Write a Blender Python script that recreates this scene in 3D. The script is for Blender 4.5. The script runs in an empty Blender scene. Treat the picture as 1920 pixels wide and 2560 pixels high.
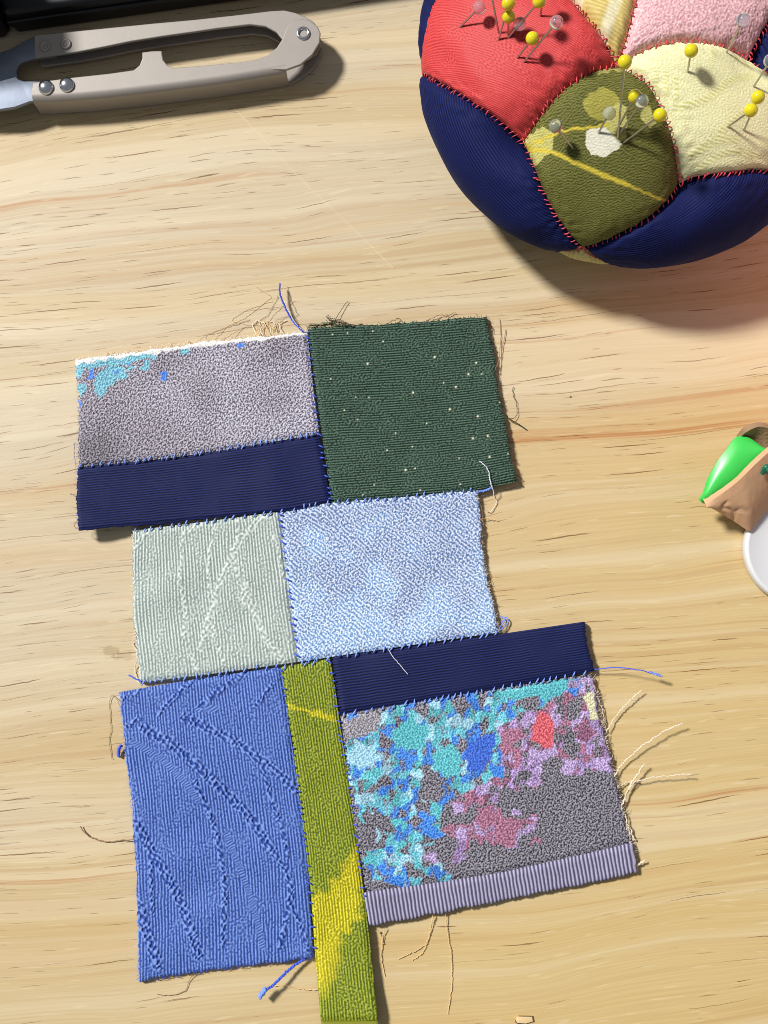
import bpy, bmesh, math, random
import numpy as np
from mathutils import Vector, Matrix, Euler

random.seed(7)
RNG = np.random.default_rng(7)
SC = bpy.context.scene
COL = SC.collection

# ------------------------------------------------------------------ camera
FPX, DIST, TILT = 2662.0, 0.2465, math.radians(5.0)      # focal length in photo pixels, metres, radians
CAMP = np.array([0.0, -DIST * math.sin(TILT), DIST * math.cos(TILT)])
cam = bpy.data.cameras.new("camera")
cam.sensor_fit = 'VERTICAL'
cam.sensor_height = 36.0
cam.lens = FPX / 2560.0 * 36.0
cam.clip_start, cam.clip_end = 0.01, 20.0
cam_o = bpy.data.objects.new("camera", cam)
cam_o.location = CAMP
cam_o.rotation_euler = (TILT, 0, 0)
COL.objects.link(cam_o)
SC.camera = cam_o

# ------------------------------------------------------------------ world and lamps
world = bpy.data.worlds.new("World")
SC.world = world
world.use_nodes = True
bg = world.node_tree.nodes["Background"]
bg.inputs[0].default_value = (0.86, 0.92, 1.0, 1)
bg.inputs[1].default_value = 0.23

LAMP_POS = Vector((-3.04, 2.08, 3.84))
spot = bpy.data.lights.new("desk_lamp_light", 'SPOT')
spot.energy = 1720.0
spot.color = (1.0, 0.975, 0.945)
spot.shadow_soft_size = 0.36
spot.spot_size = math.radians(12.0)
spot.spot_blend = 0.3
spot_o = bpy.data.objects.new("desk_lamp_light", spot)
spot_o.location = LAMP_POS
spot_o.rotation_euler = (Vector((-0.035, 0.03, 0)) - LAMP_POS).to_track_quat('-Z', 'Y').to_euler()
COL.objects.link(spot_o)

glow = bpy.data.lights.new("pink_bounce_light", 'AREA')      # the pink light on the wood right of the pincushion
glow.energy = 0.009
glow.color = (1.0, 0.30, 0.28)
glow.shape = 'DISK'
glow.size = 0.05
glow.spread = math.radians(95)
glow_o = bpy.data.objects.new("pink_bounce_light", glow)
glow_o.location = (0.150, 0.062, 0.050)
glow_o.rotation_euler = (Vector((0.085, 0.052, 0)) - Vector(glow_o.location)).to_track_quat('-Z', 'Y').to_euler()
COL.objects.link(glow_o)

vs = SC.view_settings
vs.view_transform = 'Standard'
vs.look = 'None'
vs.exposure = 0.0
vs.gamma = 1.0
vs.use_curve_mapping = False
SC.render.engine = 'CYCLES'
SC.cycles.use_denoising = True
SC.cycles.filter_width = 0.95
SC.cycles.max_bounces = 8
SC.cycles.caustics_reflective = False
SC.cycles.caustics_refractive = False

# ------------------------------------------------------------------ helpers
CT, ST = math.cos(TILT), math.sin(TILT)

def rays(px, py):
    u = (np.asarray(px, float) - 960) / FPX
    v = -(np.asarray(py, float) - 1280) / FPX
    return np.stack([u, v * CT + ST, v * ST - CT], -1)

def at(px, py, z=0.0):
    """point of the place seen at that photo pixel at height z (arrays allowed)"""
    d = rays(px, py)
    t = (np.asarray(z, float) - CAMP[2]) / d[..., 2]
    return CAMP + d * t[..., None]

def proj(p):
    q = np.asarray(p) - CAMP
    y = q[..., 1] * CT + q[..., 2] * ST
    z = -q[..., 1] * ST + q[..., 2] * CT
    return 960 + FPX * q[..., 0] / -z, 1280 - FPX * y / -z

K = 1.15732          # the first survey of the photo was made at 1659 pixels across

def lin(rgb, k=1.0):
    c = np.asarray(rgb, float) / 255.0
    c = np.where(c <= 0.04045, c / 12.92, ((c + 0.055) / 1.055) ** 2.4)
    return c * k

def rgba(rgb, k=1.0):
    return tuple(lin(rgb, k)) + (1.0,)

def spline(pts, n):
    """Catmull-Rom through the points, resampled to n evenly spaced points"""
    P = np.asarray(pts, float)
    if len(P) == 2:
        t = np.linspace(0, 1, n)[:, None]
        return P[0] * (1 - t) + P[1] * t
    Q = np.vstack([2 * P[0] - P[1], P, 2 * P[-1] - P[-2]])
    out = []
    for i in range(1, len(Q) - 2):
        t = np.linspace(0, 1, 24, endpoint=False)[:, None]
        a, b, c, d = Q[i - 1], Q[i], Q[i + 1], Q[i + 2]
        out.append(0.5 * (2 * b + (c - a) * t + (2 * a - 5 * b + 4 * c - d) * t ** 2 + (3 * b - a - 3 * c + d) * t ** 3))
    out = np.vstack(out + [P[-1:]])
    s = np.r_[0, np.cumsum(np.linalg.norm(np.diff(out, axis=0), axis=1))]
    x = np.linspace(0, s[-1], n)
    return np.stack([np.interp(x, s, out[:, k]) for k in range(P.shape[1])], 1)

def coons(top, bot, left, right):
    """top/bot: (m,k) along u; left/right: (n,k) along v -> (n,m,k)"""
    n, m = len(left), len(top)
    u = np.linspace(0, 1, m)[None, :, None]
    v = np.linspace(0, 1, n)[:, None, None]
    return ((1 - v) * top[None] + v * bot[None] + (1 - u) * left[:, None] + u * right[:, None]
            - ((1 - u) * (1 - v) * top[0] + u * (1 - v) * top[-1] + (1 - u) * v * bot[0] + u * v * bot[-1]))

def band(n, m, dy, dx, lam, bw=0.25, ang=None, spread=0.3, seed=0):
    """band-passed noise: labyrinth of threads of wavelength lam; ang = direction of the wave vector (None: every way)"""
    r = np.random.default_rng(seed)
    N, M = n + 16, m + 16
    f = np.fft.rfft2(r.standard_normal((N, M)))
    ky = np.fft.fftfreq(N, dy)[:, None]
    kx = np.fft.rfftfreq(M, dx)[None, :]
    k = np.hypot(kx, ky) + 1e-9
    w = np.exp(-((k * lam - 1) / bw) ** 2)
    if ang is not None:
        a = np.arctan2(ky, kx)
        da = (a - ang + math.pi / 2) % math.pi - math.pi / 2
        w = w * np.exp(-(da / spread) ** 2)
    g = np.fft.irfft2(f * w, s=(N, M))[:n, :m]
    return g / (g.std() + 1e-12)

def fibre(n, m, seed, k=0.09):
    """yarn to yarn difference in dye"""
    return 1 + k * np.random.default_rng(seed).standard_normal((n, m))[..., None]

def lowpass(n, m, dy, dx, lam, seed=0):
    r = np.random.default_rng(seed)
    N, M = n + 16, m + 16
    f = np.fft.rfft2(r.standard_normal((N, M)))
    k = np.hypot(np.fft.rfftfreq(M, dx)[None, :], np.fft.fftfreq(N, dy)[:, None])
    g = np.fft.irfft2(f * np.exp(-(k * lam) ** 2), s=(N, M))[:n, :m]
    return (g - g.mean()) / (g.std() + 1e-12)

def link(name, me, mat=None, parent=None, smooth=True):
    o = bpy.data.objects.new(name, me)
    COL.objects.link(o)
    if mat is not None and not me.materials:
        me.materials.append(mat)
    if smooth:
        me.polygons.foreach_set("use_smooth", [True] * len(me.polygons))
    if parent is not None:
        o.parent = parent
    return o

def tag(o, label=None, cat=None, group=None, kind=None):
    if label: o["label"] = label
    if cat: o["category"] = cat
    if group: o["group"] = group
    if kind: o["kind"] = kind
    return o

def empty(name, loc, label, cat, group=None):
    o = bpy.data.objects.new(name, None)
    o.empty_display_size = 0.005
    o.location = loc
    COL.objects.link(o)
    return tag(o, label, cat, group)

def local(V, parent):
    return np.asarray(V) - np.array(parent.location)

def raw_mesh(name, V, Q, col=None):
    """V (n,3), Q (m,4) quads, col (n,3) linear"""
    me = bpy.data.meshes.new(name)
    V = np.ascontiguousarray(V, dtype=np.float32)
    Q = np.ascontiguousarray(Q, dtype=np.int32)
    me.vertices.add(len(V)); me.vertices.foreach_set("co", V.ravel())
    me.loops.add(Q.size); me.loops.foreach_set("vertex_index", Q.ravel())
    me.polygons.add(len(Q))
    me.polygons.foreach_set("loop_start", np.arange(0, Q.size, Q.shape[1], dtype=np.int32))
    me.update(calc_edges=True)
    if col is not None:
        a = me.color_attributes.new("print", 'FLOAT_COLOR', 'POINT')
        c = np.ones((len(V), 4), np.float32)
        c[:, :3] = col
        a.data.foreach_set("color", c.ravel())
    return me

def grid_mesh(name, G, col=None, skirt=None, flip=False):
    """grid (n,m,3) to a mesh; skirt: offset vector per boundary for the cloth's thickness"""
    n, m = G.shape[:2]
    idx = np.arange(n * m).reshape(n, m)
    Q = np.stack([idx[1:, :-1], idx[1:, 1:], idx[:-1, 1:], idx[:-1, :-1]], -1).reshape(-1, 4)
    V = G.reshape(-1, 3)
    C = None if col is None else col.reshape(-1, 3)
    if skirt is not None:
        ring = np.r_[idx[0, :-1], idx[:-1, -1], idx[-1, :0:-1], idx[:0:-1, 0]]
        VB = V[ring] + skirt
        VB[:, 2] = np.maximum(VB[:, 2], 0.0002)
        b = np.arange(len(ring)) + len(V)
        nx = np.roll(np.arange(len(ring)), -1)
        Q2 = np.stack([ring, ring[nx], b[nx], b], -1)
        V = np.vstack([V, VB])
        if C is not None:
            C = np.vstack([C, C[ring] * 0.95])
        Q = np.vstack([Q, Q2])
    if flip:
        Q = Q[:, ::-1]
    return raw_mesh(name, V, Q, C)

def tubes_mesh(name, lines, radius, sides=6, col=None):
    """several polylines -> one mesh of round threads; radius: number, or a list of one per line, or arrays"""
    VV, QQ, off = [], [], 0
    for i, L in enumerate(lines):
        L = np.asarray(L, float)
        r = radius[i] if isinstance(radius, (list, tuple)) else radius
        r = np.broadcast_to(np.asarray(r, float), (len(L),))
        T = np.gradient(L, axis=0)
        T /= np.linalg.norm(T, axis=1)[:, None] + 1e-12
        up = np.where(np.abs(T[:, 2:3]) > 0.9, np.array([[1.0, 0, 0]]), np.array([[0, 0, 1.0]]))
        A = np.cross(T, up); A /= np.linalg.norm(A, axis=1)[:, None] + 1e-12
        B = np.cross(A, T)
        a = np.linspace(0, 2 * math.pi, sides, endpoint=False)
        R = L[:, None] + r[:, None, None] * (np.cos(a)[None, :, None] * A[:, None] + np.sin(a)[None, :, None] * B[:, None])
        k = len(L)
        idx = off + np.arange(k * sides).reshape(k, sides)
        j = np.roll(np.arange(sides), -1)
        QQ.append(np.stack([idx[:-1], idx[:-1][:, j], idx[1:][:, j], idx[1:]], -1).reshape(-1, 4))
        VV.append(R.reshape(-1, 3)); off += k * sides
    return raw_mesh(name, np.vstack(VV), np.vstack(QQ), col)

def bm_mesh(name, bm):
    me = bpy.data.meshes.new(name)
    bm.normal_update()
    bm.to_mesh(me); bm.free()
    return me

def plate_mesh(name, pts, z0, z1, bev=0.0003):
    """flat plate of the outline pts (n,2) between two heights, with rounded edges"""
    bm = bmesh.new()
    f = bm.faces.new([bm.verts.new((p[0], p[1], z1)) for p in pts])
    bm.normal_update()
    if f.normal.z < 0:
        f.normal_flip()
    ret = bmesh.ops.extrude_face_region(bm, geom=[f])
    for v in ret['geom']:
        if isinstance(v, bmesh.types.BMVert):
            v.co.z = z0
    bmesh.ops.recalc_face_normals(bm, faces=bm.faces)
    if bev:
        es = [e for e in bm.edges if len(e.link_faces) == 2 and abs(e.verts[0].co.z - e.verts[1].co.z) < 1e-7]
        bmesh.ops.bevel(bm, geom=es, offset=bev, segments=3, profile=0.5, affect='EDGES', clamp_overlap=True)
    return bm_mesh(name, bm)

def sharp(o, deg=35):
    m = o.data
    bm = bmesh.new(); bm.from_mesh(m)
    for e in bm.edges:
        if len(e.link_faces) == 2 and e.calc_face_angle(0) > math.radians(deg):
            e.smooth = False
    bm.to_mesh(m); bm.free()
    return o

def lathe_mesh(name, prof, seg=40):
    P = np.asarray(prof, float)
    a = np.linspace(0, 2 * math.pi, seg, endpoint=False)
    V = np.stack([P[:, None, 0] * np.cos(a), P[:, None, 0] * np.sin(a), np.repeat(P[:, 1:2], seg, 1)], -1)
    idx = np.arange(len(P) * seg).reshape(len(P), seg)
    j = np.roll(np.arange(seg), -1)
    Q = np.stack([idx[:-1], idx[:-1][:, j], idx[1:][:, j], idx[1:]], -1).reshape(-1, 4)
    return raw_mesh(name, V.reshape(-1, 3), Q)

# ------------------------------------------------------------------ materials
def new_mat(name):
    m = bpy.data.materials.new(name)
    m.use_nodes = True
    nt = m.node_tree
    return m, nt, nt.nodes["Principled BSDF"]

def setp(b, **kw):
    for k, v in kw.items():
        b.inputs[k.replace('_', ' ')].default_value = v

def simple(name, col, rough=0.5, metal=0.0, spec=0.5, bump=None, vary=0.0, **kw):
    m, nt, b = new_mat(name)
    setp(b, Base_Color=tuple(col[:3]) + (1,), Roughness=rough, Metallic=metal)
    b.inputs["Specular IOR Level"].default_value = spec
    for k, v in kw.items():
        b.inputs[k.replace('_', ' ')].default_value = v
    tc = nt.nodes.new("ShaderNodeTexCoord")
    n = nt.nodes.new("ShaderNodeTexNoise")
    n.inputs["Scale"].default_value = bump[0] if bump else 900
    n.inputs["Detail"].default_value = 4
    nt.links.new(tc.outputs["Object"], n.inputs["Vector"])
    if bump:
        bp = nt.nodes.new("ShaderNodeBump")
        bp.inputs["Strength"].default_value = bump[1]
        bp.inputs["Distance"].default_value = bump[2]
        nt.links.new(n.outputs[0], bp.inputs["Height"])
        nt.links.new(bp.outputs[0], b.inputs["Normal"])
    if vary:
        mx = nt.nodes.new("ShaderNodeMix"); mx.data_type = 'RGBA'
        n2 = nt.nodes.new("ShaderNodeTexNoise"); n2.inputs["Scale"].default_value = 260; n2.inputs["Detail"].default_value = 5
        nt.links.new(tc.outputs["Object"], n2.inputs["Vector"])
        mx.inputs[6].default_value = tuple(np.array(col[:3]) * (1 - vary)) + (1,)
        mx.inputs[7].default_value = tuple(np.minimum(np.array(col[:3]) * (1 + vary), 1)) + (1,)
        nt.links.new(n2.outputs[0], mx.inputs[0])
        nt.links.new(mx.outputs[2], b.inputs["Base Color"])
    return m

def cloth_mat(name, rough=0.62, sheen=0.25, spec=0.35, fine=0.35):
    """dyed cloth: print and painted relief shade are kept on the mesh, fine fibre relief is added here"""
    m, nt, b = new_mat(name)
    at_ = nt.nodes.new("ShaderNodeAttribute"); at_.attribute_name = "print"
    tc = nt.nodes.new("ShaderNodeTexCoord")
    n = nt.nodes.new("ShaderNodeTexNoise"); n.inputs["Scale"].default_value = 3500; n.inputs["Detail"].default_value = 3
    nt.links.new(tc.outputs["Object"], n.inputs["Vector"])
    mr = nt.nodes.new("ShaderNodeMapRange"); mr.inputs[3].default_value = 0.86; mr.inputs[4].default_value = 1.14
    nt.links.new(n.outputs[0], mr.inputs[0])
    mul = nt.nodes.new("ShaderNodeVectorMath"); mul.operation = 'SCALE'
    nt.links.new(at_.outputs["Color"], mul.inputs[0]); nt.links.new(mr.outputs[0], mul.inputs[3])
    nt.links.new(mul.outputs[0], b.inputs["Base Color"])
    bp = nt.nodes.new("ShaderNodeBump"); bp.inputs["Strength"].default_value = fine; bp.inputs["Distance"].default_value = 0.0001
    nt.links.new(n.outputs[0], bp.inputs["Height"]); nt.links.new(bp.outputs[0], b.inputs["Normal"])
    b.inputs["Roughness"].default_value = rough
    b.inputs["Specular IOR Level"].default_value = spec
    b.inputs["Sheen Weight"].default_value = sheen
    b.inputs["Sheen Roughness"].default_value = 0.4
    return m

def wood_mat():
    m, nt, b = new_mat("pine_wood")
    N, Lk = nt.nodes.new, nt.links.new
    tc = N("ShaderNodeTexCoord")
    rot = N("ShaderNodeMapping"); rot.inputs["Rotation"].default_value = (0, 0, math.radians(-6.0))
    Lk(tc.outputs["Object"], rot.inputs["Vector"])
    # slow wandering of the grain
    wn = N("ShaderNodeTexNoise"); wn.inputs["Scale"].default_value = 1.0; wn.inputs["Detail"].default_value = 2
    wm = N("ShaderNodeMapping"); wm.inputs["Scale"].default_value = (11, 24, 1)
    Lk(rot.outputs[0], wm.inputs["Vector"]); Lk(wm.outputs[0], wn.inputs["Vector"])
    ws = N("ShaderNodeVectorMath"); ws.operation = 'MULTIPLY_ADD'
    ws.inputs[1].default_value = (0, 0.013, 0)
    Lk(wn.outputs["Color"], ws.inputs[0]); Lk(rot.outputs[0], ws.inputs[2])

    def noise(sx, sy, detail=3, rough=0.55, seed=0.0, dist=0.0):
        mp = N("ShaderNodeMapping"); mp.inputs["Scale"].default_value = (sx, sy, 1); mp.inputs["Location"].default_value = (seed, seed * 1.7, seed)
        Lk(ws.outputs[0], mp.inputs["Vector"])
        t = N("ShaderNodeTexNoise"); t.inputs["Scale"].default_value = 1.0
        t.inputs["Detail"].default_value = detail; t.inputs["Roughness"].default_value = rough
        t.inputs["Distortion"].default_value = dist
        Lk(mp.outputs[0], t.inputs["Vector"])
        return t.outputs[0]

    def ramp(sock, a, c, lo=0.0, hi=1.0):
        r = N("ShaderNodeMapRange"); r.interpolation_type = 'SMOOTHSTEP'
        r.inputs[1].default_value = a; r.inputs[2].default_value = c; r.inputs[3].default_value = lo; r.inputs[4].default_value = hi
        Lk(sock, r.inputs[0]); return r.outputs[0]

    def mix(f, A, B):
        x = N("ShaderNodeMix"); x.data_type = 'RGBA'
        if isinstance(f, float): x.inputs[0].default_value = f
        else: Lk(f, x.inputs[0])
        for i, s in ((6, A), (7, B)):
            if isinstance(s, tuple): x.inputs[i].default_value = s
            else: Lk(s, x.inputs[i])
        return x.outputs[2]

    def mul(a, c):
        x = N("ShaderNodeMath"); x.operation = 'MULTIPLY'
        Lk(a, x.inputs[0])
        if isinstance(c, float): x.inputs[1].default_value = c
        else: Lk(c, x.inputs[1])
        return x.outputs[0]

    cream, tan, honey = rgba((212, 198, 170), .88), rgba((210, 189, 148), .88), rgba((202, 174, 122), .88)
    c = mix(ramp(noise(4, 70, 4, .55, 3.1), .36, .66), cream, tan)
    c = mix(mul(ramp(noise(3.2, 30, 2, .5, 9.4), .5, .72), 0.65), c, honey)
    # mostly light painted into the wood: yellower at lower right than at upper left
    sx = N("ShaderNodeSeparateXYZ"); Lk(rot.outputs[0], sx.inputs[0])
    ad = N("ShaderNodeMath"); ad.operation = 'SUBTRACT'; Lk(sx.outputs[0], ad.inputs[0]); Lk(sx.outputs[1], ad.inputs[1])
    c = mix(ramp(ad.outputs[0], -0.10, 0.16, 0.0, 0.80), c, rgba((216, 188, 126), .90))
    # fine fibres
    fib = noise(30, 2600, 4, .65, 5.0)
    c = mix(ramp(fib, .3, .7, 0.0, 0.26), c, rgba((176, 138, 88), .86))
    # long faint growth lines and reddish resin streaks
    c = mix(mul(ramp(noise(3.0, 420, 3, .6, 4.4), .54, .66), 0.26), c, rgba((178, 130, 76), .86))
    c = mix(mul(ramp(noise(2.2, 130, 3, .6, 14.4), .50, .66), 0.34), c, rgba((230, 216, 186), .92))
    c = mix(mul(ramp(noise(2.6, 95, 3, .6, 17.9), .54, .68), 0.34), c, rgba((204, 164, 106), .88))
    st = ramp(noise(4, 300, 4, .65, 1.3), .60, .70)
    c = mix(mul(mul(st, ramp(noise(3, 40, 1, .5, 12.0), .44, .58)), 0.72), c, rgba((184, 120, 62), .85))

    # short dark pores: one tapered stroke in a cell of its own, thick on the left and thin on the right
    def math_(op, a, c_=None, d_=None):
        x = N("ShaderNodeMath"); x.operation = op
        for i_, v_ in enumerate((a, c_, d_)):
            if v_ is None: continue
            if isinstance(v_, (int, float)): x.inputs[i_].default_value = float(v_)
            else: Lk(v_, x.inputs[i_])
        return x.outputs[0]
    rg = N("ShaderNodeTexNoise"); rg.inputs["Scale"].default_value = 420; rg.inputs["Detail"].default_value = 2
    Lk(rot.outputs[0], rg.inputs["Vector"])
    sw = N("ShaderNodeSeparateXYZ"); Lk(ws.outputs[0], sw.inputs[0])
    gx, gy = sw.outputs[0], math_('MULTIPLY_ADD', rg.outputs[0], 0.00045, sw.outputs[1])
    dens = ramp(ad.outputs[0], -0.10, 0.12, 0.62, 0.26)
    blotch = ramp(noise(9, 40, 2, .5, 7.7), .36, .62, .25, 1.15)
    density = mul(dens, blotch)

    def dash(length, gap, thick, seed):
        ys = math_('MULTIPLY', gy, 1.0 / gap)
        row = math_('FLOOR', ys); fr = math_('FRACT', ys)
        w0 = N("ShaderNodeTexWhiteNoise"); w0.noise_dimensions = '2D'
        cv = N("ShaderNodeCombineXYZ"); Lk(row, cv.inputs[0]); cv.inputs[1].default_value = seed; Lk(cv.outputs[0], w0.inputs["Vector"])
        xs = math_('MULTIPLY_ADD', w0.outputs["Value"], 17.3, math_('MULTIPLY', gx, 1.0 / length))
        cell = math_('FLOOR', xs); u = math_('SUBTRACT', math_('FRACT', xs), 0.5)
        w1 = N("ShaderNodeTexWhiteNoise"); w1.noise_dimensions = '3D'
        cv = N("ShaderNodeCombineXYZ"); Lk(row, cv.inputs[0]); Lk(cell, cv.inputs[1]); cv.inputs[2].default_value = seed; Lk(cv.outputs[0], w1.inputs["Vector"])
        sp = N("ShaderNodeSeparateColor"); Lk(w1.outputs["Color"], sp.inputs[0])
        r_, g_, b_ = sp.outputs
        hl = math_('MULTIPLY_ADD', r_, 0.36, 0.12)
        off = math_('MULTIPLY', math_('SUBTRACT', g_, 0.5), 0.7)
        tilt = math_('MULTIPLY', math_('MULTIPLY', u, math_('SUBTRACT', r_, 0.35)), 0.055 * length / gap)
        v = math_('MULTIPLY', math_('ABSOLUTE', math_('SUBTRACT', math_('SUBTRACT', math_('SUBTRACT', fr, 0.5), off), tilt)), gap)
        q_ = math_('DIVIDE', u, hl)
        th = math_('MULTIPLY', math_('MULTIPLY_ADD', b_, 0.7 * thick, 0.4 * thick), math_('MAXIMUM', math_('SUBTRACT', 1.0, math_('MULTIPLY', q_, q_)), 0.0))
        mk = N("ShaderNodeClamp"); Lk(math_('DIVIDE', math_('SUBTRACT', th, v), 0.00006), mk.inputs[0])
        on = math_('LESS_THAN', math_('FRACT', math_('MULTIPLY', b_, 7.31)), density)
        return math_('MULTIPLY', mk.outputs[0], on)
    k1 = mul(dash(.0085, .00125, .00011, 3.0), 0.58)
    k2 = mul(dash(.0190, .00260, .00015, 11.0), 0.80)
    k3 = mul(dash(.0500, .00420, .00013, 23.0), 0.60)
    c = mix(k1, c, rgba((122, 82, 46), .8))
    c = mix(k2, c, rgba((122, 74, 36), .8))
    c = mix(k3, c, rgba((132, 86, 44), .8))
    # an old glue smudge by the patchwork and a speck of dirt
    def spot_at(px, py, rx, ry, seed):
        p = at(px, py, 0.0)
        v = N("ShaderNodeVectorMath"); v.operation = 'SUBTRACT'; Lk(tc.outputs["Object"], v.inputs[0]); v.inputs[1].default_value = (p[0], p[1], 0)
        v2 = N("ShaderNodeVectorMath"); v2.operation = 'MULTIPLY'; Lk(v.outputs[0], v2.inputs[0]); v2.inputs[1].default_value = (1 / rx, 1 / ry, 0)
        ln = N("ShaderNodeVectorMath"); ln.operation = 'LENGTH'; Lk(v2.outputs[0], ln.inputs[0])
        nz = N("ShaderNodeTexNoise"); nz.inputs["Scale"].default_value = 900; Lk(tc.outputs["Object"], nz.inputs["Vector"])
        return ramp(math_('MULTIPLY_ADD', math_('SUBTRACT', nz.outputs[0], .5), 1.6, ln.outputs["Value"]), 1.0, .6)
    c = mix(mul(spot_at(278, 1628, .0022, .0016, 0), .32), c, rgba((140, 108, 62), .8))
    c = mix(mul(spot_at(310, 1640, .0032, .0012, 0), .28), c, rgba((150, 118, 70), .8))
    c = mix(mul(spot_at(1427, 993, .00028, .00028, 0), .85), c, rgba((60, 42, 26), .8))
    # pale flecks
    c = mix(mul(ramp(noise(130, 1300, 1, .5, 8.8), .66, .74), 0.25), c, rgba((238, 222, 186), .9))
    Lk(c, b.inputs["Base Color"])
    b.inputs["Roughness"].default_value = 0.5
    b.inputs["Specular IOR Level"].default_value = 0.35
    bp = N("ShaderNodeBump"); bp.inputs["Strength"].default_value = 0.25; bp.inputs["Distance"].default_value = 0.0003
    inv = N("ShaderNodeMath"); inv.operation = 'SUBTRACT'; inv.inputs[0].default_value = 1.0
    mx = N("ShaderNodeMath"); mx.operation = 'MAXIMUM'; Lk(k1, mx.inputs[0]); Lk(k2, mx.inputs[1])
    ad2 = N("ShaderNodeMath"); ad2.operation = 'MULTIPLY_ADD'; ad2.inputs[1].default_value = 0.3
    Lk(fib, ad2.inputs[0]); Lk(mx.outputs[0], ad2.inputs[2])
    Lk(ad2.outputs[0], inv.inputs[1]); Lk(inv.outputs[0], bp.inputs["Height"]); Lk(bp.outputs[0], b.inputs["Normal"])
    return m

M_wood = wood_mat()
M_crepe = cloth_mat("silk_crepe", 0.6, 0.06, 0.3)
M_rib = cloth_mat("ribbed_silk", 0.65, 0.04, 0.2)
M_satin = cloth_mat("satin_silk", 0.58, 0.08, 0.25)
M_navy = cloth_mat("navy_silk", 0.72, 0.02, 0.12)
M_blue_thread = simple("blue_thread", lin((122, 156, 255), 1.0), 0.5, vary=.25)
M_dblue_thread = simple("dark_blue_thread", lin((66, 96, 222), .95), 0.5, vary=.25)
M_red_thread = simple("red_thread", lin((206, 66, 76), .95), 0.5, vary=.3)
M_cream_thread = simple("cream_thread", lin((236, 222, 200), .95), 0.55, vary=.2)
M_white_thread = simple("white_thread", lin((225, 230, 245), .95), 0.5, vary=.1)
M_brown_thread = simple("brown_thread", lin((150, 120, 92), .95), 0.6, vary=.35)
M_tan_thread = simple("tan_thread", lin((230, 198, 146), .95), 0.6, vary=.2)
M_green_thread = simple("green_thread", lin((52, 70, 44), .9), 0.6, vary=.4)
M_grey_thread = simple("grey_thread", lin((170, 165, 180), .9), 0.6, vary=.3)
M_snips = simple("satin_nickel", lin((156, 149, 142)), 0.52, 0.30, 0.45, bump=(1500, .12, .0001), vary=.05)
M_steel = simple("bright_steel", lin((205, 208, 214)), 0.22, 1.0, 0.5, bump=(700, .06, .0001), vary=.12)
M_blade = simple("brushed_steel", lin((128, 136, 150)), 0.45, 0.75, 0.5, bump=(900, .1, .0001), vary=.18)
M_black = simple("black_plastic", lin((13, 14, 17)), 0.42, 0.0, 0.4, bump=(1200, .1, .0001))
M_dark = simple("dark_hole", lin((30, 22, 18)), 0.7)
M_leather = simple("tan_leather", lin((212, 168, 130), .95), 0.66, 0.0, 0.25, bump=(900, .22, .00015), vary=.10)
M_leather_in = simple("leather_back", lin((160, 130, 100), .9), 0.8, 0.0, 0.2, bump=(1300, .5, .0005), vary=.25)
M_green = simple("green_rubber", lin((66, 206, 86), .9), 0.34, 0.0, 0.5, Subsurface_Weight=0.1, Subsurface_Radius=(.001, .002, .001), Subsurface_Scale=0.5)
M_teal = simple("teal_thread", lin((18, 110, 84), .9), 0.35, vary=.3)
M_lid = simple("milky_plastic", lin((228, 230, 232), .92), 0.38, 0.0, 0.5, Transmission_Weight=0.08, Subsurface_Weight=0.3, Subsurface_Radius=(.003, .003, .003), Subsurface_Scale=0.6)
M_yhead = simple("yellow_pearl", lin((222, 208, 20), .95), 0.12, 0.0, 0.6, Subsurface_Weight=0.35, Subsurface_Radius=(.002, .0018, .0005), Subsurface_Scale=0.6, Coat_Weight=0.6, Coat_Roughness=0.05)
M_glass = simple("clear_glass", (0.86, 0.92, 1.0), 0.04, 0.0, 0.5, Transmission_Weight=0.86, IOR=1.45)
M_pin = simple("pin_steel", lin((190, 186, 176)), 0.28, 1.0)

# ------------------------------------------------------------------ the table (setting)
def build_table():
    bm = bmesh.new()
    bmesh.ops.create_cube(bm, size=1.0)
    bmesh.ops.scale(bm, vec=(0.9, 0.7, 0.025), verts=bm.verts)
    bmesh.ops.translate(bm, vec=(0.05, 0.02, -0.0125), verts=bm.verts)
    bmesh.ops.bevel(bm, geom=[e for e in bm.edges], offset=0.002, segments=2, profile=0.5, affect='EDGES')
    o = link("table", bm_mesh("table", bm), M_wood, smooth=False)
    tag(o, "pale pine table top with short dark grain marks", "table", kind="structure")
build_table()

# ------------------------------------------------------------------ patchwork
PW_C = at(830, 1600, 0.0)
patchwork = empty("patchwork", PW_C, "unfinished patchwork of nine sewn cloth pieces lying on the table", "patchwork")

def P(*pts):
    """points given on the 1659-pixel survey with height in mm -> photo pixels and metres"""
    return np.array([(p[0] * K, p[1] * K, (p[2] if len(p) > 2 else 2.0) * 1e-3) for p in pts])

def polydist(X, Y, pts):
    """distance (px) of every vertex to a polyline"""
    pts = spline(np.asarray(pts, float), 40)
    best = np.full(X.shape, 1e9)
    for a, b in zip(pts[:-1], pts[1:]):
        d = b - a
        t = np.clip(((X - a[0]) * d[0] + (Y - a[1]) * d[1]) / (d @ d + 1e-9), 0, 1)
        best = np.minimum(best, np.hypot(X - a[0] - t * d[0], Y - a[1] - t * d[1]))
    return best

def inpoly(X, Y, pts):
    pts = np.asarray(pts, float)
    c = np.zeros(X.shape, bool)
    for (x1, y1), (x2, y2) in zip(pts, np.roll(pts, -1, axis=0)):
        cr = ((y1 > Y) != (y2 > Y)) & (X < (x2 - x1) * (Y - y1) / (y2 - y1 + 1e-12) + x1)
        c ^= cr
    return c

def smooth01(x, a, b):
    t = np.clip((x - a) / (b - a), 0, 1)
    return t * t * (3 - 2 * t)

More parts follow.
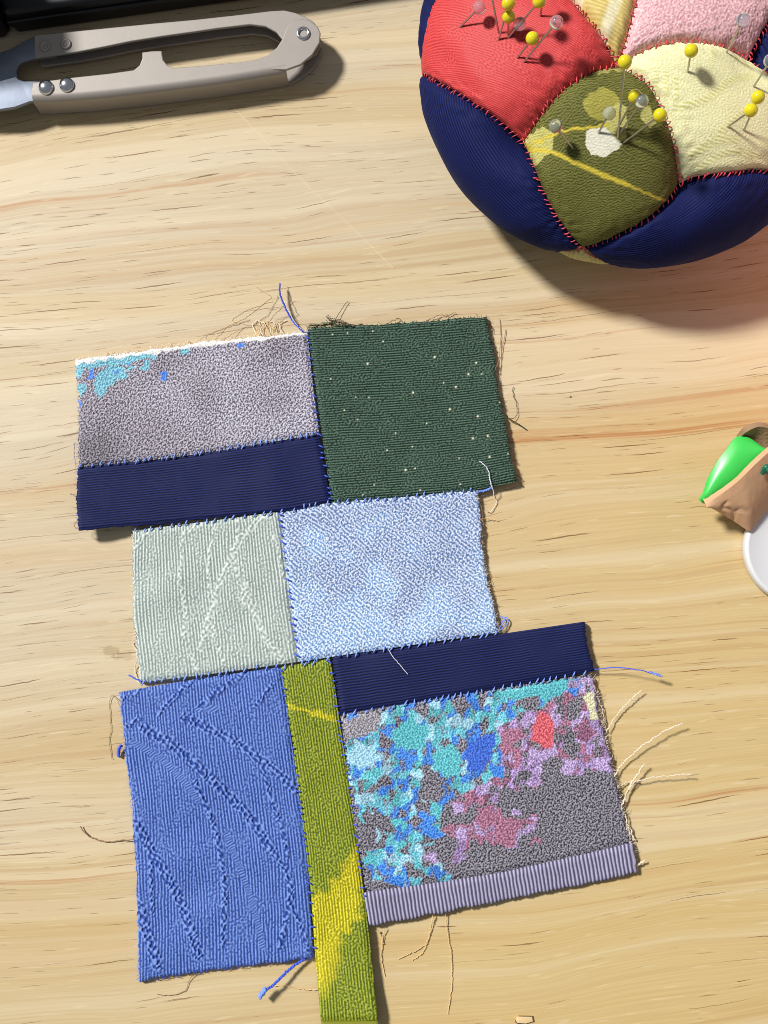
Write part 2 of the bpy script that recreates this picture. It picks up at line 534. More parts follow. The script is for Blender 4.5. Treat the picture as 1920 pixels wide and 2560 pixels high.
def speck(n, m, dy, dx, seed, lam=.56, ang=None):
    """crepe: short crimped yarns of uneven size"""
    g = band(n, m, dy, dx, lam, .62, seed=seed) + .45 * band(n, m, dy, dx, lam * 1.7, .5, seed=seed + 700)
    if ang is not None: g = g + .75 * band(n, m, dy, dx, lam * 1.25, .35, ang=ang, spread=.35, seed=seed + 701)
    return np.tanh(1.15 * g)

def broken(n, m, dy, dx, lam, ang, seed, brk=.32):
    """ribs whose yarns dip under and come up again"""
    g = band(n, m, dy, dx, lam, .15, ang=ang, spread=.07, seed=seed)
    q = band(n, m, dy, dx, lam * 1.25, .6, seed=seed + 710)
    return np.tanh(1.15 * (g * (1 + .35 * q) + brk * 1.3 * q))

SEAM_DROP = 0.45e-3

def patch(name, label, top, bot, left, right, dx, dy, relief, mat, free="", wav=0.14e-3, seed=1):
    """one piece of cloth between four edges; relief(X, Y, n, m, dy, dx) -> (height in metres, colour)"""
    lw = 0.5 * (np.linalg.norm(at(*top[0]) - at(*top[-1])) + np.linalg.norm(at(*bot[0]) - at(*bot[-1]))) * 1e3
    lh = 0.5 * (np.linalg.norm(at(*left[0]) - at(*left[-1])) + np.linalg.norm(at(*right[0]) - at(*right[-1]))) * 1e3
    m, n = int(lw / dx), int(lh / dy)
    G = coons(spline(top, m), spline(bot, m), spline(left, n), spline(right, n))
    X, Y, Z = G[..., 0].copy(), G[..., 1].copy(), G[..., 2]
    mm_u = np.linspace(0, lw, m)[None, :] * np.ones((n, 1))
    mm_v = np.linspace(0, lh, n)[:, None] * np.ones((1, m))
    edge = {'l': mm_u, 'r': lw - mm_u, 't': mm_v, 'b': lh - mm_v}
    h, col = relief(X, Y, n, m, lh / n, lw / m)
    Z = Z + wav * lowpass(n, m, lh / n, lw / m, 14.0, seed)
    for k, d in edge.items():
        if k in free:
            f = np.exp(-(d / 0.35) ** 2)
            Z = Z - 0.25e-3 * f
            h = h * (1 - 0.5 * f)
            j = np.random.default_rng(seed + ord(k)).standard_normal(n if k in 'lr' else m)
            j = np.convolve(j, np.ones(5) / 5, 'same') * 2.3
            j2 = np.interp(np.arange(len(j)), np.arange(0, len(j) + 24, 24), np.random.default_rng(seed + 3 + ord(k)).standard_normal(len(range(0, len(j) + 24, 24)))) * 1.6
            j = (j + j2)
            ff = np.exp(-(d / 0.5) ** 2)
            if k in 'lr': X = X + ff * j[:, None]
            else: Y = Y + ff * j[None, :]
        else:
            f = np.exp(-(d / 0.7) ** 2)
            Z = Z - SEAM_DROP * f
    col = np.clip(col * fibre(n, m, seed + 9), 0, 1)
    V = at(X, Y, Z + h)
    me = grid_mesh(name, local(V, patchwork), col, skirt=np.array([0, 0, -0.0011]))
    o = link("cloth_patch", me, mat, patchwork)
    o["label"] = label
    return o

def two(h, lo, hi, base=None):
    """yarn colours with relief shade put in: dark in dips, light on ridges"""
    t = smooth01(h, -0.9, 1.1)[..., None]
    return lin(lo) * (1 - t) + lin(hi) * t  # weave tone and painted valley shade in one mix

def mixc(col, mask, c):
    m = mask[..., None] if mask.ndim == 2 else mask
    return col * (1 - m) + c * m

def crepe(lam, amp, seed, ang=None, spread=.5, bw=.28):
    def f(n, m, dy, dx):
        g = band(n, m, dy, dx, lam, bw, ang, spread, seed)
        return np.tanh(g * 1.1)
    return f

def relief_grey(X, Y, n, m, dy, dx):
    g = speck(n, m, dy, dx, 11)
    tone = smooth01(.4 * lowpass(n, m, dy, dx, 12.0, 12) + (X - 480) / 260 - (np.abs(Y - 1050) / 220), -1.4, 1.4)[..., None]
    col = two(g, (60, 53, 62), (184, 178, 192)) * (1 - tone) + two(g, (84, 78, 94), (208, 206, 220)) * tone
    dark = (np.exp(-(((X - 235) / 90) ** 2 + ((Y - 1130) / 60) ** 2)))[..., None]
    col = col * (1 - .38 * dark)
    w = band(n, m, dy, dx, 2.6, .5, seed=13) * 2.4
    def z(pts): return [(180 + a / 3.318, 830 + b / 3.318) for a, b in pts]
    cy = two(g, (72, 138, 164), (150, 208, 220)); bl = two(g, (52, 104, 200), (96, 150, 240))
    Xw, Yw = X + w, Y + np.roll(w, 40, 1)
    for pts in ([(20, 230), (400, 190), (700, 150), (700, 215), (560, 225), (480, 270), (300, 280), (180, 300), (120, 290), (60, 380), (20, 380)],
                [(230, 330), (330, 270), (430, 300), (470, 350), (400, 400), (300, 450), (240, 540), (180, 520), (175, 440)],
                [(560, 300), (600, 240), (650, 255), (650, 300), (590, 325)],
                [(30, 430), (110, 430), (120, 490), (60, 540), (30, 530)],
                [(900, 130), (990, 115), (960, 180), (930, 205)], [(455, 290), (520, 280), (500, 320), (460, 315)]):
        col = np.where(inpoly(Xw, Yw, z(pts))[..., None], cy, col)
    for pts in ([(125, 310), (185, 300), (190, 380), (130, 385)], [(735, 330), (790, 335), (780, 400), (730, 400)],
                [(1365, 90), (1420, 90), (1410, 130), (1370, 125)], [(330, 320), (380, 300), (370, 350)], [(430, 250), (480, 255), (470, 285)],
                [(45, 570), (75, 570), (70, 640), (45, 640)]):
        col = np.where(inpoly(Xw, Yw, z(pts))[..., None], bl, col)
    # the raw undyed edge along the top
    e = np.linspace(0, 1, n)[:, None] * np.ones((1, m))
    ee = e + 0.010 * w / 2.4
    col = mixc(col, (1 - smooth01(ee, 0.022, 0.045)), two(g, (205, 200, 196), (250, 248, 244)))
    return 0.085e-3 * g, col

def relief_floral(X, Y, n, m, dy, dx):
    g = speck(n, m, dy, dx, 21)
    v = np.linspace(0, 1, n)[:, None] * np.ones((1, m)); u = np.linspace(0, 1, m)[None, :] * np.ones((n, 1))
    pair = lambda lo, hi: np.concatenate([lin(lo), lin(hi)])
    col = np.ones((n, m, 1)) * pair((38, 35, 44), (156, 152, 164))
    lightg = np.ones((n, m, 1)) * pair((96, 92, 100), (182, 178, 188))
    w1 = band(n, m, dy, dx, 3.0, .5, seed=22) * 3.2; w2 = band(n, m, dy, dx, 3.0, .5, seed=23) * 3.2
    ZX, ZY = (X + w1 - 820) * 2.074, (Y + w2 - 1700) * 2.074          # the survey frame of this print
    pal = {'c': ((88, 182, 208), (132, 216, 232)), 'l': ((136, 196, 224), (184, 228, 244)), 't': ((70, 168, 186), (112, 206, 212)),
           'b': ((40, 108, 212), (88, 158, 244)), 'd': ((46, 88, 196), (80, 126, 232)), 'k': None,
           'p': ((142, 112, 168), (190, 164, 214)), 'q': ((138, 84, 114), (192, 134, 160)), 'r': ((206, 76, 90), (236, 122, 132)),
           'm': ((112, 68, 98), (160, 108, 136)), 'v': ((158, 132, 190), (210, 188, 230)), 'y': ((206, 202, 160), (236, 232, 196))}
    tone = {k: (np.ones((n, m, 1)) * pair(np.array(c[0]) * .82, c[1]) if c else col.copy()) for k, c in pal.items()}
    # patches of random petals inside the two flowering areas
    r = np.random.default_rng(5)
    def cells(poly, step, weights, seed):
        nonlocal col
        rr = np.random.default_rng(seed)
        A = np.array(poly, float)
        x0, y0 = A.min(0); x1, y1 = A.max(0)
        sx = []
        for yy in np.arange(y0, y1 + step, step):
            for xx in np.arange(x0, x1 + step, step * .8):
                sx.append((xx + rr.uniform(-.5, .5) * step, yy + rr.uniform(-.5, .5) * step))
        sx = np.array(sx); keys = list(weights); pr = np.array([weights[k] for k in keys], float)
        ks = rr.choice(len(keys), len(sx), p=pr / pr.sum())
        sel = inpoly(ZX, ZY, poly)
        fx, fy = ZX[sel], ZY[sel]
        best = np.full(fx.shape, 1e18); second = best.copy(); bi = np.zeros(fx.shape, int)
        for i, s in enumerate(sx):
            d = ((fx - s[0]) * 1.5 + (fy - s[1]) * .25) ** 2 + (fy - s[1]) ** 2
            k = d < best
            second = np.where(k, best, np.minimum(second, d))
            best[k] = d[k]; bi[k] = i
        kk = ks[bi]
        sub = col[sel]
        jit = rr.uniform(.78, 1.18, len(sx))[bi]
        for i, k in enumerate(keys):
            q = kk == i
            sub[q] = tone[k][sel][q] * jit[q][:, None]
        gap = (np.sqrt(second) - np.sqrt(best) < 6.5) & ((w1 + w2)[sel] > .6)          # the ground shows between petals
        sub[gap] = tone['k'][sel][gap]
        col[sel] = sub
    blue_area = [(90, 330), (250, 260), (300, 150), (420, 110), (1330, -10), (1290, 90), (1060, 150), (960, 190), (890, 330), (930, 500), (760, 580), (620, 620), (560, 730), (600, 800), (500, 880), (620, 990), (640, 1060), (590, 1080), (540, 1010), (400, 960), (430, 1080), (200, 1030), (190, 900), (300, 860), (310, 700), (160, 690), (110, 520)]
    pur_area = [(880, 250), (970, 190), (1120, 130), (1240, 20), (1400, -30), (1430, 250), (1480, 480), (1370, 470), (1280, 490), (1200, 420), (1100, 440), (1120, 540), (1000, 560), (880, 560), (880, 640), (780, 640), (700, 700), (640, 690), (660, 620), (760, 560), (860, 500), (900, 400)]
    low_area = [(590, 760), (760, 740), (780, 660), (880, 650), (900, 710), (1010, 720), (1090, 700), (1090, 760), (1010, 800), (980, 880), (860, 850), (740, 830), (690, 960), (630, 960), (680, 830), (600, 800)]
    col = np.where(inpoly(ZX, ZY, [(60, 190), (260, 150), (300, 270), (230, 300), (100, 340)])[..., None], lightg, col)
    cells(blue_area, 44, {'c': 6, 'l': 3, 't': 4, 'b': 7, 'k': 3.6}, 31)
    cells(pur_area, 42, {'p': 5, 'q': 3.5, 'v': 3, 'k': 3, 'm': 1.5}, 32)
    cells(low_area, 46, {'q': 5, 'p': 2, 'v': 2, 'm': 1}, 33)
    for k, pts in (('t', [(340, 260), (430, 190), (530, 260), (500, 360), (400, 370), (330, 320)]),
                   ('l', [(95, 380), (150, 320), (230, 340), (270, 420), (180, 460), (110, 440)]),
                   ('t', [(540, 390), (640, 330), (700, 400), (680, 500), (600, 500), (540, 450)]),
                   ('d', [(720, 320), (870, 270), (870, 380), (800, 470), (710, 470)]),
                   ('b', [(840, 430), (920, 450), (920, 510), (860, 500)]),
                   ('k', [(500, 430), (570, 480), (600, 600), (520, 680), (480, 620), (480, 500)]),
                   ('k', [(270, 260), (340, 330), (300, 370), (260, 330)]),
                   ('t', [(540, 620), (590, 650), (570, 730), (540, 680)]),
                   ('b', [(500, 760), (580, 770), (570, 830), (510, 810)]),
                   ('t', [(880, 60), (1240, -5), (1250, 40), (1160, 95), (950, 100)]),
                   ('k', [(1000, 90), (1110, 75), (1080, 140), (1030, 170), (980, 110)]),
                   ('b', [(1250, 40), (1310, 30), (1290, 85), (1250, 75)]),
                   ('v', [(1050, 350), (1130, 360), (1200, 370), (1130, 420), (1030, 410)]),
                   ('v', [(1210, 400), (1290, 430), (1270, 500), (1215, 480)]), ('v', [(1370, 420), (1440, 390), (1460, 470), (1380, 460)]),
                   ('k', [(1100, 450), (1200, 410), (1220, 500), (1120, 540)]), ('k', [(1250, 100), (1310, 90), (1300, 200), (1240, 210)]),
                   ('q', [(890, 270), (1010, 240), (1010, 300), (940, 360), (890, 320)]), ('m', [(1300, 230), (1370, 250), (1360, 310), (1290, 310)]),
                   ('q', [(780, 670), (880, 660), (880, 760), (800, 780), (760, 720)]), ('q', [(850, 760), (990, 730), (970, 870), (870, 850)]),
                   ('v', [(640, 640), (700, 630), (690, 690), (650, 690)]), ('v', [(960, 670), (1000, 680), (980, 710), (955, 700)]),
                   ('v', [(1030, 710), (1090, 720), (1060, 750)]), ('v', [(660, 770), (740, 770), (700, 830), (665, 820)]),
                   ('q', [(1050, 820), (1110, 810), (1110, 850), (1060, 850)]), ('v', [(510, 890), (570, 900), (560, 950), (520, 940)]),
                   ('b', [(340, 1010), (395, 1010), (390, 1080), (350, 1070)]), ('c', [(425, 1020), (490, 1020), (460, 1080), (430, 1070)]),
                   ('t', [(190, 890), (240, 900), (240, 960), (195, 950)]), ('l', [(245, 770), (275, 790), (265, 850), (245, 830)]),
                   ('t', [(160, 680), (190, 690), (190, 740), (165, 730)]), ('b', [(110, 170), (140, 165), (140, 200), (115, 205)]),
                   ('y', [(1325, 80), (1370, 60), (1400, 200), (1370, 210)])):
        col = np.where(inpoly(ZX, ZY, pts)[..., None], tone[k], col)
    rx, ry = (X + .4 * w1 - 820) * 2.074, (Y + .4 * w2 - 1700) * 2.074
    col = np.where(inpoly(rx, ry, [(1075, 195), (1110, 160), (1172, 210), (1165, 360), (1090, 335), (1050, 310)])[..., None], tone['r'], col)
    for _ in range(1):                                        # the dye creeps along the yarns
        c2 = np.pad(col, ((1, 1), (1, 1), (0, 0)), 'edge')
        col = (c2[:-2, 1:-1] + c2[2:, 1:-1] + c2[1:-1, :-2] + c2[1:-1, 2:] + 2 * col) / 6
    t_ = smooth01(g, -0.9, 1.1)[..., None]  # relief shade put into the petal colours: darker dips, lighter ridges
    return 0.085e-3 * g, np.clip(col[..., :3] * (1 - t_) + col[..., 3:] * t_, 0, 1)

def relief_hem(X, Y, n, m, dy, dx):
    u = np.linspace(0, m * dx, m)[None, :] * np.ones((n, 1))
    ph = 0.25 * lowpass(n, m, dy, dx, 3.0, 41)
    g = np.sin(2 * math.pi * u / 0.86 + ph)
    g = np.tanh(g * 1.3)
    col = two(g, (74, 70, 98), (176, 172, 196))
    return 0.06e-3 * g, col

def relief_pale(X, Y, n, m, dy, dx):
    g = speck(n, m, dy, dx, 51, .62, ang=-.75)
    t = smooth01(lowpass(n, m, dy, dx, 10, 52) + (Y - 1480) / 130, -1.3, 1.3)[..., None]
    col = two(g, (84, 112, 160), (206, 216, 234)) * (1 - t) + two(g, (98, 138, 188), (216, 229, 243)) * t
    return 0.10e-3 * g, col

def relief_green(X, Y, n, m, dy, dx):
    g = broken(n, m, dy, dx, .56, math.pi / 2, 61, .45)
    col = two(g, (18, 34, 28), (84, 112, 94))
    r = np.random.default_rng(62)
    # gold flecks woven in
    fl = [(454, 330), (802, 296), (1017, 326), (977, 385), (912, 451), (690, 480), (881, 567), (1026, 603), (1077, 704), (1000, 717), (1086, 813), (651, 881),
          (1183, 797), (489, 958), (272, 178), (350, 171), (481, 162), (535, 214), (263, 409), (393, 505), (462, 505), (333, 571), (402, 620), (935, 955), (727, 985), (685, 761), (555, 779), (1140, 530), (700, 873), (848, 430), (1046, 383), (600, 690), (430, 1010), (760, 640), (930, 820)]
    for i, (a, b_) in enumerate(fl):
        x, y = 700 + a / 2.074, 750 + b_ / 2.074
        s = 2.0 if i < 12 else 1.4
        mk = np.exp(-(((X - x) / s) ** 2 + ((Y - y) / s) ** 2))
        col = mixc(col, np.clip(mk * 1.6, 0, 1), lin((235, 235, 205)))
    return 0.10e-3 * g, col

def relief_navy(seed, ang):
    def f(X, Y, n, m, dy, dx):
        v = np.linspace(0, n * dy, n)[:, None] * np.ones((1, m))
        ph = 0.5 * lowpass(n, m, dy, dx, 4.0, seed)
        g = np.sin(2 * math.pi * v / 0.60 + .6 * ph) * (1 + .3 * lowpass(n, m, dy, dx, .8, seed + 1))
        g = np.tanh(g)
        soft = smooth01(lowpass(n, m, dy, dx, 6.0, seed + 2), -1.6, 0.0)
        g = g * (.35 + .65 * soft)
        col = two(g, (5, 9, 40), (30, 41, 98))
        return 0.06e-3 * g, col
    return f

def motif(X, Y, n, m, dy, dx, curves, seed, bump_ang):
    d = np.zeros((n, m))
    for w, pts in curves:
        d = np.maximum(d, 1 - smooth01(polydist(X, Y, pts), w * .35, w))
    u = np.arange(m)[None, :] * dx + .25 * lowpass(n, m, dy, dx, 2.5, seed); v = np.arange(n)[:, None] * dy + .3 * lowpass(n, m, dy, dx, 2.5, seed + 1)
    lat = np.cos(2 * math.pi * u / 1.5) * np.cos(2 * math.pi * v / 1.9)          # floats tied down in a chequer
    chk = np.tanh(1.6 * lat + .5 * band(n, m, dy, dx, .9, .3, ang=bump_ang, spread=.8, seed=seed))
    return d, chk

def relief_sage(X, Y, n, m, dy, dx):
    g = broken(n, m, dy, dx, .72, 0.0, 71)
    q = lambda pts: [(300 + a / 3.456, 1260 + b / 3.456) for a, b in pts]
    d, chk = motif(X, Y, n, m, dy, dx, [
        (7, q([(540, 270), (535, 500), (520, 620), (545, 800), (570, 900), (550, 1150)])), (7, q([(590, 1270), (640, 1350), (660, 1440)])),
        (6, q([(830, 190), (780, 380), (770, 500), (765, 800)])), (12, q([(1240, 110), (1130, 220), (1020, 340), (960, 480), (890, 600), (850, 720), (810, 860), (770, 1000), (720, 1160), (700, 1250)])),
        (7, q([(1020, 150), (1010, 300), (990, 420), (1010, 600), (1050, 750), (1080, 880)])), (12, q([(1080, 700), (1130, 870), (1190, 1010), (1260, 1160), (1340, 1270), (1410, 1360)])),
        (6, q([(1330, 280), (1370, 400), (1400, 560), (1430, 680)])), (9, q([(130, 370), (200, 280), (290, 210)])), (9, q([(540, 260), (620, 220), (690, 180)])),
        (6, q([(820, 1040), (810, 1180)])), (6, q([(860, 1260), (900, 1380)]))], 72, -.9)
    h = g * (1 - .85 * d) + 1.7 * d * chk + .8 * d
    col = two(np.clip(h * (1 - .5 * d), -1, 1), (134, 148, 144), (204, 213, 206))
    return 0.075e-3 * h, col

def relief_blue(X, Y, n, m, dy, dx):
    g = broken(n, m, dy, dx, .70, 0.0, 81)
    q = lambda pts: [(250 + a / 2.212, 1600 + b / 2.212) for a, b in pts]
    d, chk = motif(X, Y, n, m, dy, dx, [
        (19, q([(240, 490), (400, 580), (560, 720), (700, 850), (850, 1010), (950, 1160)])), (11, q([(950, 1160), (1030, 1280), (1060, 1400), (1020, 1600), (1000, 1700)])),
        (17, q([(470, 430), (620, 500), (760, 570), (880, 660), (980, 730), (1080, 830)])), (9, q([(900, 720), (960, 900), (1010, 1050), (1040, 1200)])),
        (10, q([(520, 780), (620, 990), (660, 1150), (690, 1330), (690, 1500), (680, 1690)])), (18, q([(200, 1010), (290, 1170), (360, 1290), (440, 1430), (500, 1600), (550, 1750)])),
        (20, q([(215, 1460), (260, 1620), (320, 1800)])), (9, q([(320, 410), (440, 290), (520, 220)])), (11, q([(560, 370), (660, 280), (800, 190)])),
        (7, q([(280, 1200), (290, 1500)])), (8, q([(960, 240), (860, 370)])), (9, q([(120, 330), (200, 290), (250, 250)])), (9, q([(150, 480), (220, 430)])),
        (9, q([(1040, 1430), (1120, 1600), (1150, 1720)]))], 82, -.7)
    d2 = np.zeros((n, m))
    for w, pts in ((12, q([(190, 570), (340, 660), (480, 800), (540, 880)])), (10, q([(700, 1080), (800, 1330), (860, 1520), (900, 1700)])), (12, q([(540, 380), (640, 380)]))):
        d2 = np.maximum(d2, 1 - smooth01(polydist(X, Y, pts), w * .5, w))
    fine = np.tanh(band(n, m, dy, dx, .6, .25, ang=1.2, spread=.25, seed=83))
    h = g * (1 - .9 * d) * (1 - d2) + fine * d2 * .8 + d * (3.4 * chk + 1.4)
    col = two(np.clip(h * (1 - .55 * d) - .7 * d, -1, 1), (40, 66, 142), (116, 146, 212))  # stems darkened to paint in the shade of their ridges
    return 0.078e-3 * h, col

def relief_olive(X, Y, n, m, dy, dx):
    g = broken(n, m, dy, dx, .64, 0.0, 91, .5)
    w1 = band(n, m, dy, dx, 4.0, .5, seed=92) * 4
    a, b_ = (X + w1 - 250) * 2.212, (Y + w1 - 1600) * 2.212
    col = two(g, (78, 94, 12), (160, 170, 52))
    ye = two(g, (140, 134, 8), (222, 212, 50))
    def soft(pts, s=26):
        mk = np.zeros((n, m))
        for k in range(5):
            o = (k - 2) * s / 4
            mk += inpoly(a + o, b_ + o * .6, pts)
        return mk / 5
    col = mixc(col, soft([(1160, 1420), (1250, 1390), (1440, 1110), (1450, 1500), (1330, 1640), (1200, 1960), (1160, 1700)]), ye)
    col = mixc(col, soft([(1040, 355), (1310, 425), (1310, 455), (1040, 375)], 12), ye)
    col = mixc(col, .6 * soft([(1190, 1700), (1350, 1640), (1300, 1850), (1230, 2000)]), two(g, (170, 160, 20), (222, 208, 50)))
    return 0.10e-3 * g, col

# corner points: survey pixel, height in mm
grey_tl, grey_tr = (165, 778, 1.6), (664, 716, 2.2)
a_bl, a_br = (167, 1010, 3.6), (690, 938, 2.3)
c_bl, c_br = (169, 1145, 5.2), (716, 1086, 2.3)
c_mid = (604, 1105, 2.3)
b_tr, b_br, b_seam = (1052, 684, 1.8), (1117, 1041, 2.8), (1030, 1057, 2.3)
d_tl, d_bl, d_br = (286, 1146, 2.6), (303, 1475, 2.0), (645, 1430, 2.2)
e_br = (1079, 1366, 2.0)
f_tl, f_tr, f_br, f_bl = (716, 1420, 2.2), (1263, 1343, 2.4), (1284, 1450, 2.4), (735, 1544, 2.2)
g_tl, g_bl, g_br = (259, 1495, 1.8), (300, 2121, 1.6), (676, 2068, 2.2)
h_tl, h_tr, h_bl, h_br = (607, 1441, 2.2), (714, 1423, 2.2), (693, 2206, 3.0), (817, 2205, 4.0)
i_tr, i_br, i_bl = (1276, 1456, 2.2), (1375, 1885, 1.8), (797, 2002, 2.2)
j_l, j_r = (786, 1929, 2.2), (1364, 1822, 1.8)

patch("grey_print", "grey crepe with cyan spots in its corner", P(grey_tl, (400, 745, 1.8), grey_tr), P(a_bl, (400, 985, 2.4), a_br),
      P(grey_tl, (170, 880, 2.2), a_bl), P(grey_tr, (676, 830, 2.2), a_br), .16, .16, relief_grey, M_crepe, "tl", seed=101)
patch("dark_green", "dark green ribbed cloth with gold flecks", P((664, 709, 2.4), (850, 699, 2.2), b_tr), P(c_br, (880, 1073, 2.2), b_seam, b_br),
      P((664, 709, 2.4), (690, 900, 2.2), c_br), P(b_tr, (1082, 870, 2.0), b_br), .18, .14, relief_green, M_rib, "tr", seed=102)
patch("navy_strip", "navy ribbed strip under the grey crepe", P((166, 1011, 3.8), (400, 985, 2.4), a_br), P(c_bl, (400, 1123, 2.9), c_mid, c_br),
      P((166, 1011, 3.8), (166, 1080, 4.4), c_bl), P(a_br, (702, 1010, 2.3), c_br), .3, .11, relief_navy(111, 0), M_rib, "lb", seed=103)
patch("sage_damask", "pale sage damask with raised leaf stems", P(d_tl, (450, 1126, 2.4), c_mid), P(d_bl, (480, 1453, 2.1), d_br),
      P(d_tl, (288, 1300, 2.0), d_bl), P(c_mid, (624, 1265, 2.2), d_br), .13, .17, relief_sage, M_satin, "l", seed=104)
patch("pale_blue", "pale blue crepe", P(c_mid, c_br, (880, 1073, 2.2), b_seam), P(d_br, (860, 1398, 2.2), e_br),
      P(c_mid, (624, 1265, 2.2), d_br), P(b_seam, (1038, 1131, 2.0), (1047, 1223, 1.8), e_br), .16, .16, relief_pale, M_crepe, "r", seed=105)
patch("navy_strip", "navy ribbed strip above the flowered cloth", P(f_tl, (990, 1383, 2.3), f_tr), P(f_bl, (1000, 1500, 2.3), f_br),
      P(f_tl, (726, 1485, 2.2), f_bl), P(f_tr, (1270, 1395, 2.5), f_br), .3, .11, relief_navy(115, 0), M_rib, "r", seed=106)
patch("blue_damask", "blue damask with raised leaf stems", P(g_tl, (430, 1466, 2.1), h_tl), P(g_bl, (435, 2098, 1.8), g_br),
      P(g_tl, (271, 1625, 1.8), (288, 1765, 1.8), (298, 1968, 1.7), g_bl), P(h_tl, (661, 1832, 2.2), g_br), .13, .17, relief_blue, M_satin, "lb", seed=107)
patch("olive_strip", "olive green strip with yellow patches", P(h_tl, h_tr), P(h_bl, h_br),
      P(h_tl, (661, 1832, 2.2), (681, 2062, 2.3), h_bl), P(h_tr, (736, 1570, 2.2), (773, 1824, 2.3), (792, 1976, 2.5), h_br), .15, .18, relief_olive, M_crepe, "", seed=108)
patch("flowered_crepe", "grey crepe printed with blue and purple petals", P(f_bl, (1000, 1500, 2.2), i_tr), P(j_l, (1080, 1885, 2.0), j_r),
      P(f_bl, (760, 1735, 2.2), j_l), P(i_tr, (1318, 1640, 2.0), j_r), .16, .16, relief_floral, M_crepe, "r", seed=109)
patch("ribbed_hem", "lilac grey ribbed hem of the flowered cloth", P((786, 1929, 2.5), (1080, 1885, 2.3), (1364, 1822, 2.1)), P(i_bl, (1080, 1947, 2.0), i_br),
      P((786, 1929, 2.5), i_bl), P((1364, 1822, 2.1), i_br), .11, .4, relief_hem, M_rib, "rb", seed=110)

# the turned hem at the end of the olive strip
def small_cloth(name, px, z0, z1, mat, parent, label=None):
    A = at(*px[0], z0); B = at(*px[1], z0); C_ = at(*px[2], z1); D_ = at(*px[3], z1)
    n = 8
    t = np.linspace(0, 1, 24)
    top = A + (B - A) * t[:, None]; bot = D_ + (C_ - D_) * t[:, None]
    s = np.linspace(0, 1, n)
    G = top[None] * (1 - s[:, None, None]) + bot[None] * s[:, None, None]
    G[..., 2] += 0.0006 * np.sin(s * math.pi)[:, None]
    me = grid_mesh(name, local(G, parent), np.ones((n, 24, 3)) * lin((122, 124, 30)), skirt=np.array([0, 0, -.0008]))
    o = link(name, me, mat, parent)
    if label: o["label"] = label
    return o
small_cloth("turned_hem", [(694 * K, 2207 * K), (817 * K, 2206 * K), (819 * K, 2222 * K), (696 * K, 2224 * K)], .0036, .0028, M_crepe, patchwork)

# blue overcast stitches along the seams (too small to pick apart: one part per seam)
def stitch_lines(pts3, spacing, length, rise, slant, normal=None, seed=0, off=0.0):
    r = np.random.default_rng(seed)
    s = np.r_[0, np.cumsum(np.linalg.norm(np.diff(pts3, axis=0), axis=1))]
    out = []
    x = spacing * .4
    while x < s[-1] - spacing * .3:
        p = np.array([np.interp(x, s, pts3[:, k]) for k in range(3)])
        q = np.array([np.interp(min(x + 1e-4, s[-1]), s, pts3[:, k]) for k in range(3)])
        t = q - p; t /= np.linalg.norm(t) + 1e-12
        nrm = np.array([0, 0, 1.0]) if normal is None else normal(p)
        c = np.cross(nrm, t)
        L = length * r.uniform(.55, 1.35)
        sl = slant * r.uniform(.2, 1.8)
        p = p + c * r.normal(0, length * .12)
        k = np.linspace(-1, 1, 6)
        line = p + c * (k[:, None] * L / 2 + off) + t * (k[:, None] * L / 2 * sl) + nrm * (rise * (1 - k ** 2))[:, None]
        out.append(line)
        x += spacing * r.uniform(.6, 1.5)
    return out

def seam(pts, mat=M_blue_thread, seed=0, spacing=1.9e-3, length=1.15e-3, off=0.0):
    p = P(*pts)
    S = spline(p, 80)
    W = at(S[:, 0], S[:, 1], S[:, 2] - 0.25e-3)
    lines = stitch_lines(local(W, patchwork), spacing, length, .45e-3, .55, seed=seed, off=off)
    rad = [np.array([.06, .15, .18, .18, .15, .06]) * 1e-3 for _ in lines]
    o = link("seam_stitching", tubes_mesh("seam_stitching", lines, rad, 6), mat, patchwork)
    tag(o, kind="stuff")
seam([a_bl, (400, 985, 2.4), a_br], seed=1, off=.0002)
seam([(664, 712, 2.3), (676, 830, 2.2), a_br, c_br], M_dblue_thread, seed=2)
seam([d_tl, (450, 1126, 2.4), c_mid, c_br, (880, 1073, 2.2), b_seam], seed=3)
seam([c_mid, (624, 1265, 2.2), d_br], M_dblue_thread, seed=4)
seam([d_bl, (480, 1453, 2.1), (606, 1437, 2.2)], seed=5)
seam([d_br, (860, 1398, 2.2), e_br], seed=6)
seam([h_tl, (661, 1832, 2.2), (681, 2062, 2.3)], M_dblue_thread, seed=7)
seam([h_tr, (736, 1570, 2.2), (773, 1824, 2.3), (790, 1960, 2.4)], M_dblue_thread, seed=8)
seam([f_bl, (1000, 1500, 2.3), f_br], seed=9)
seam([h_tl, (660, 1434, 2.2), h_tr], M_blue_thread, seed=10, spacing=2.2e-3, length=1.1e-3)

# frayed ends and threads hanging from the patchwork
def wob(L, amp, seed):
    r = np.random.default_rng(seed)
    n = len(L)
    for k in range(3):
        kk = np.convolve(r.standard_normal(n + 6), np.ones(4) / 4, 'same')[3:n + 3]
        L[:, k] += kk * amp * (0.45 if k == 2 else 1)
    L[:, 2] = np.maximum(L[:, 2], 0.00012)
    return L

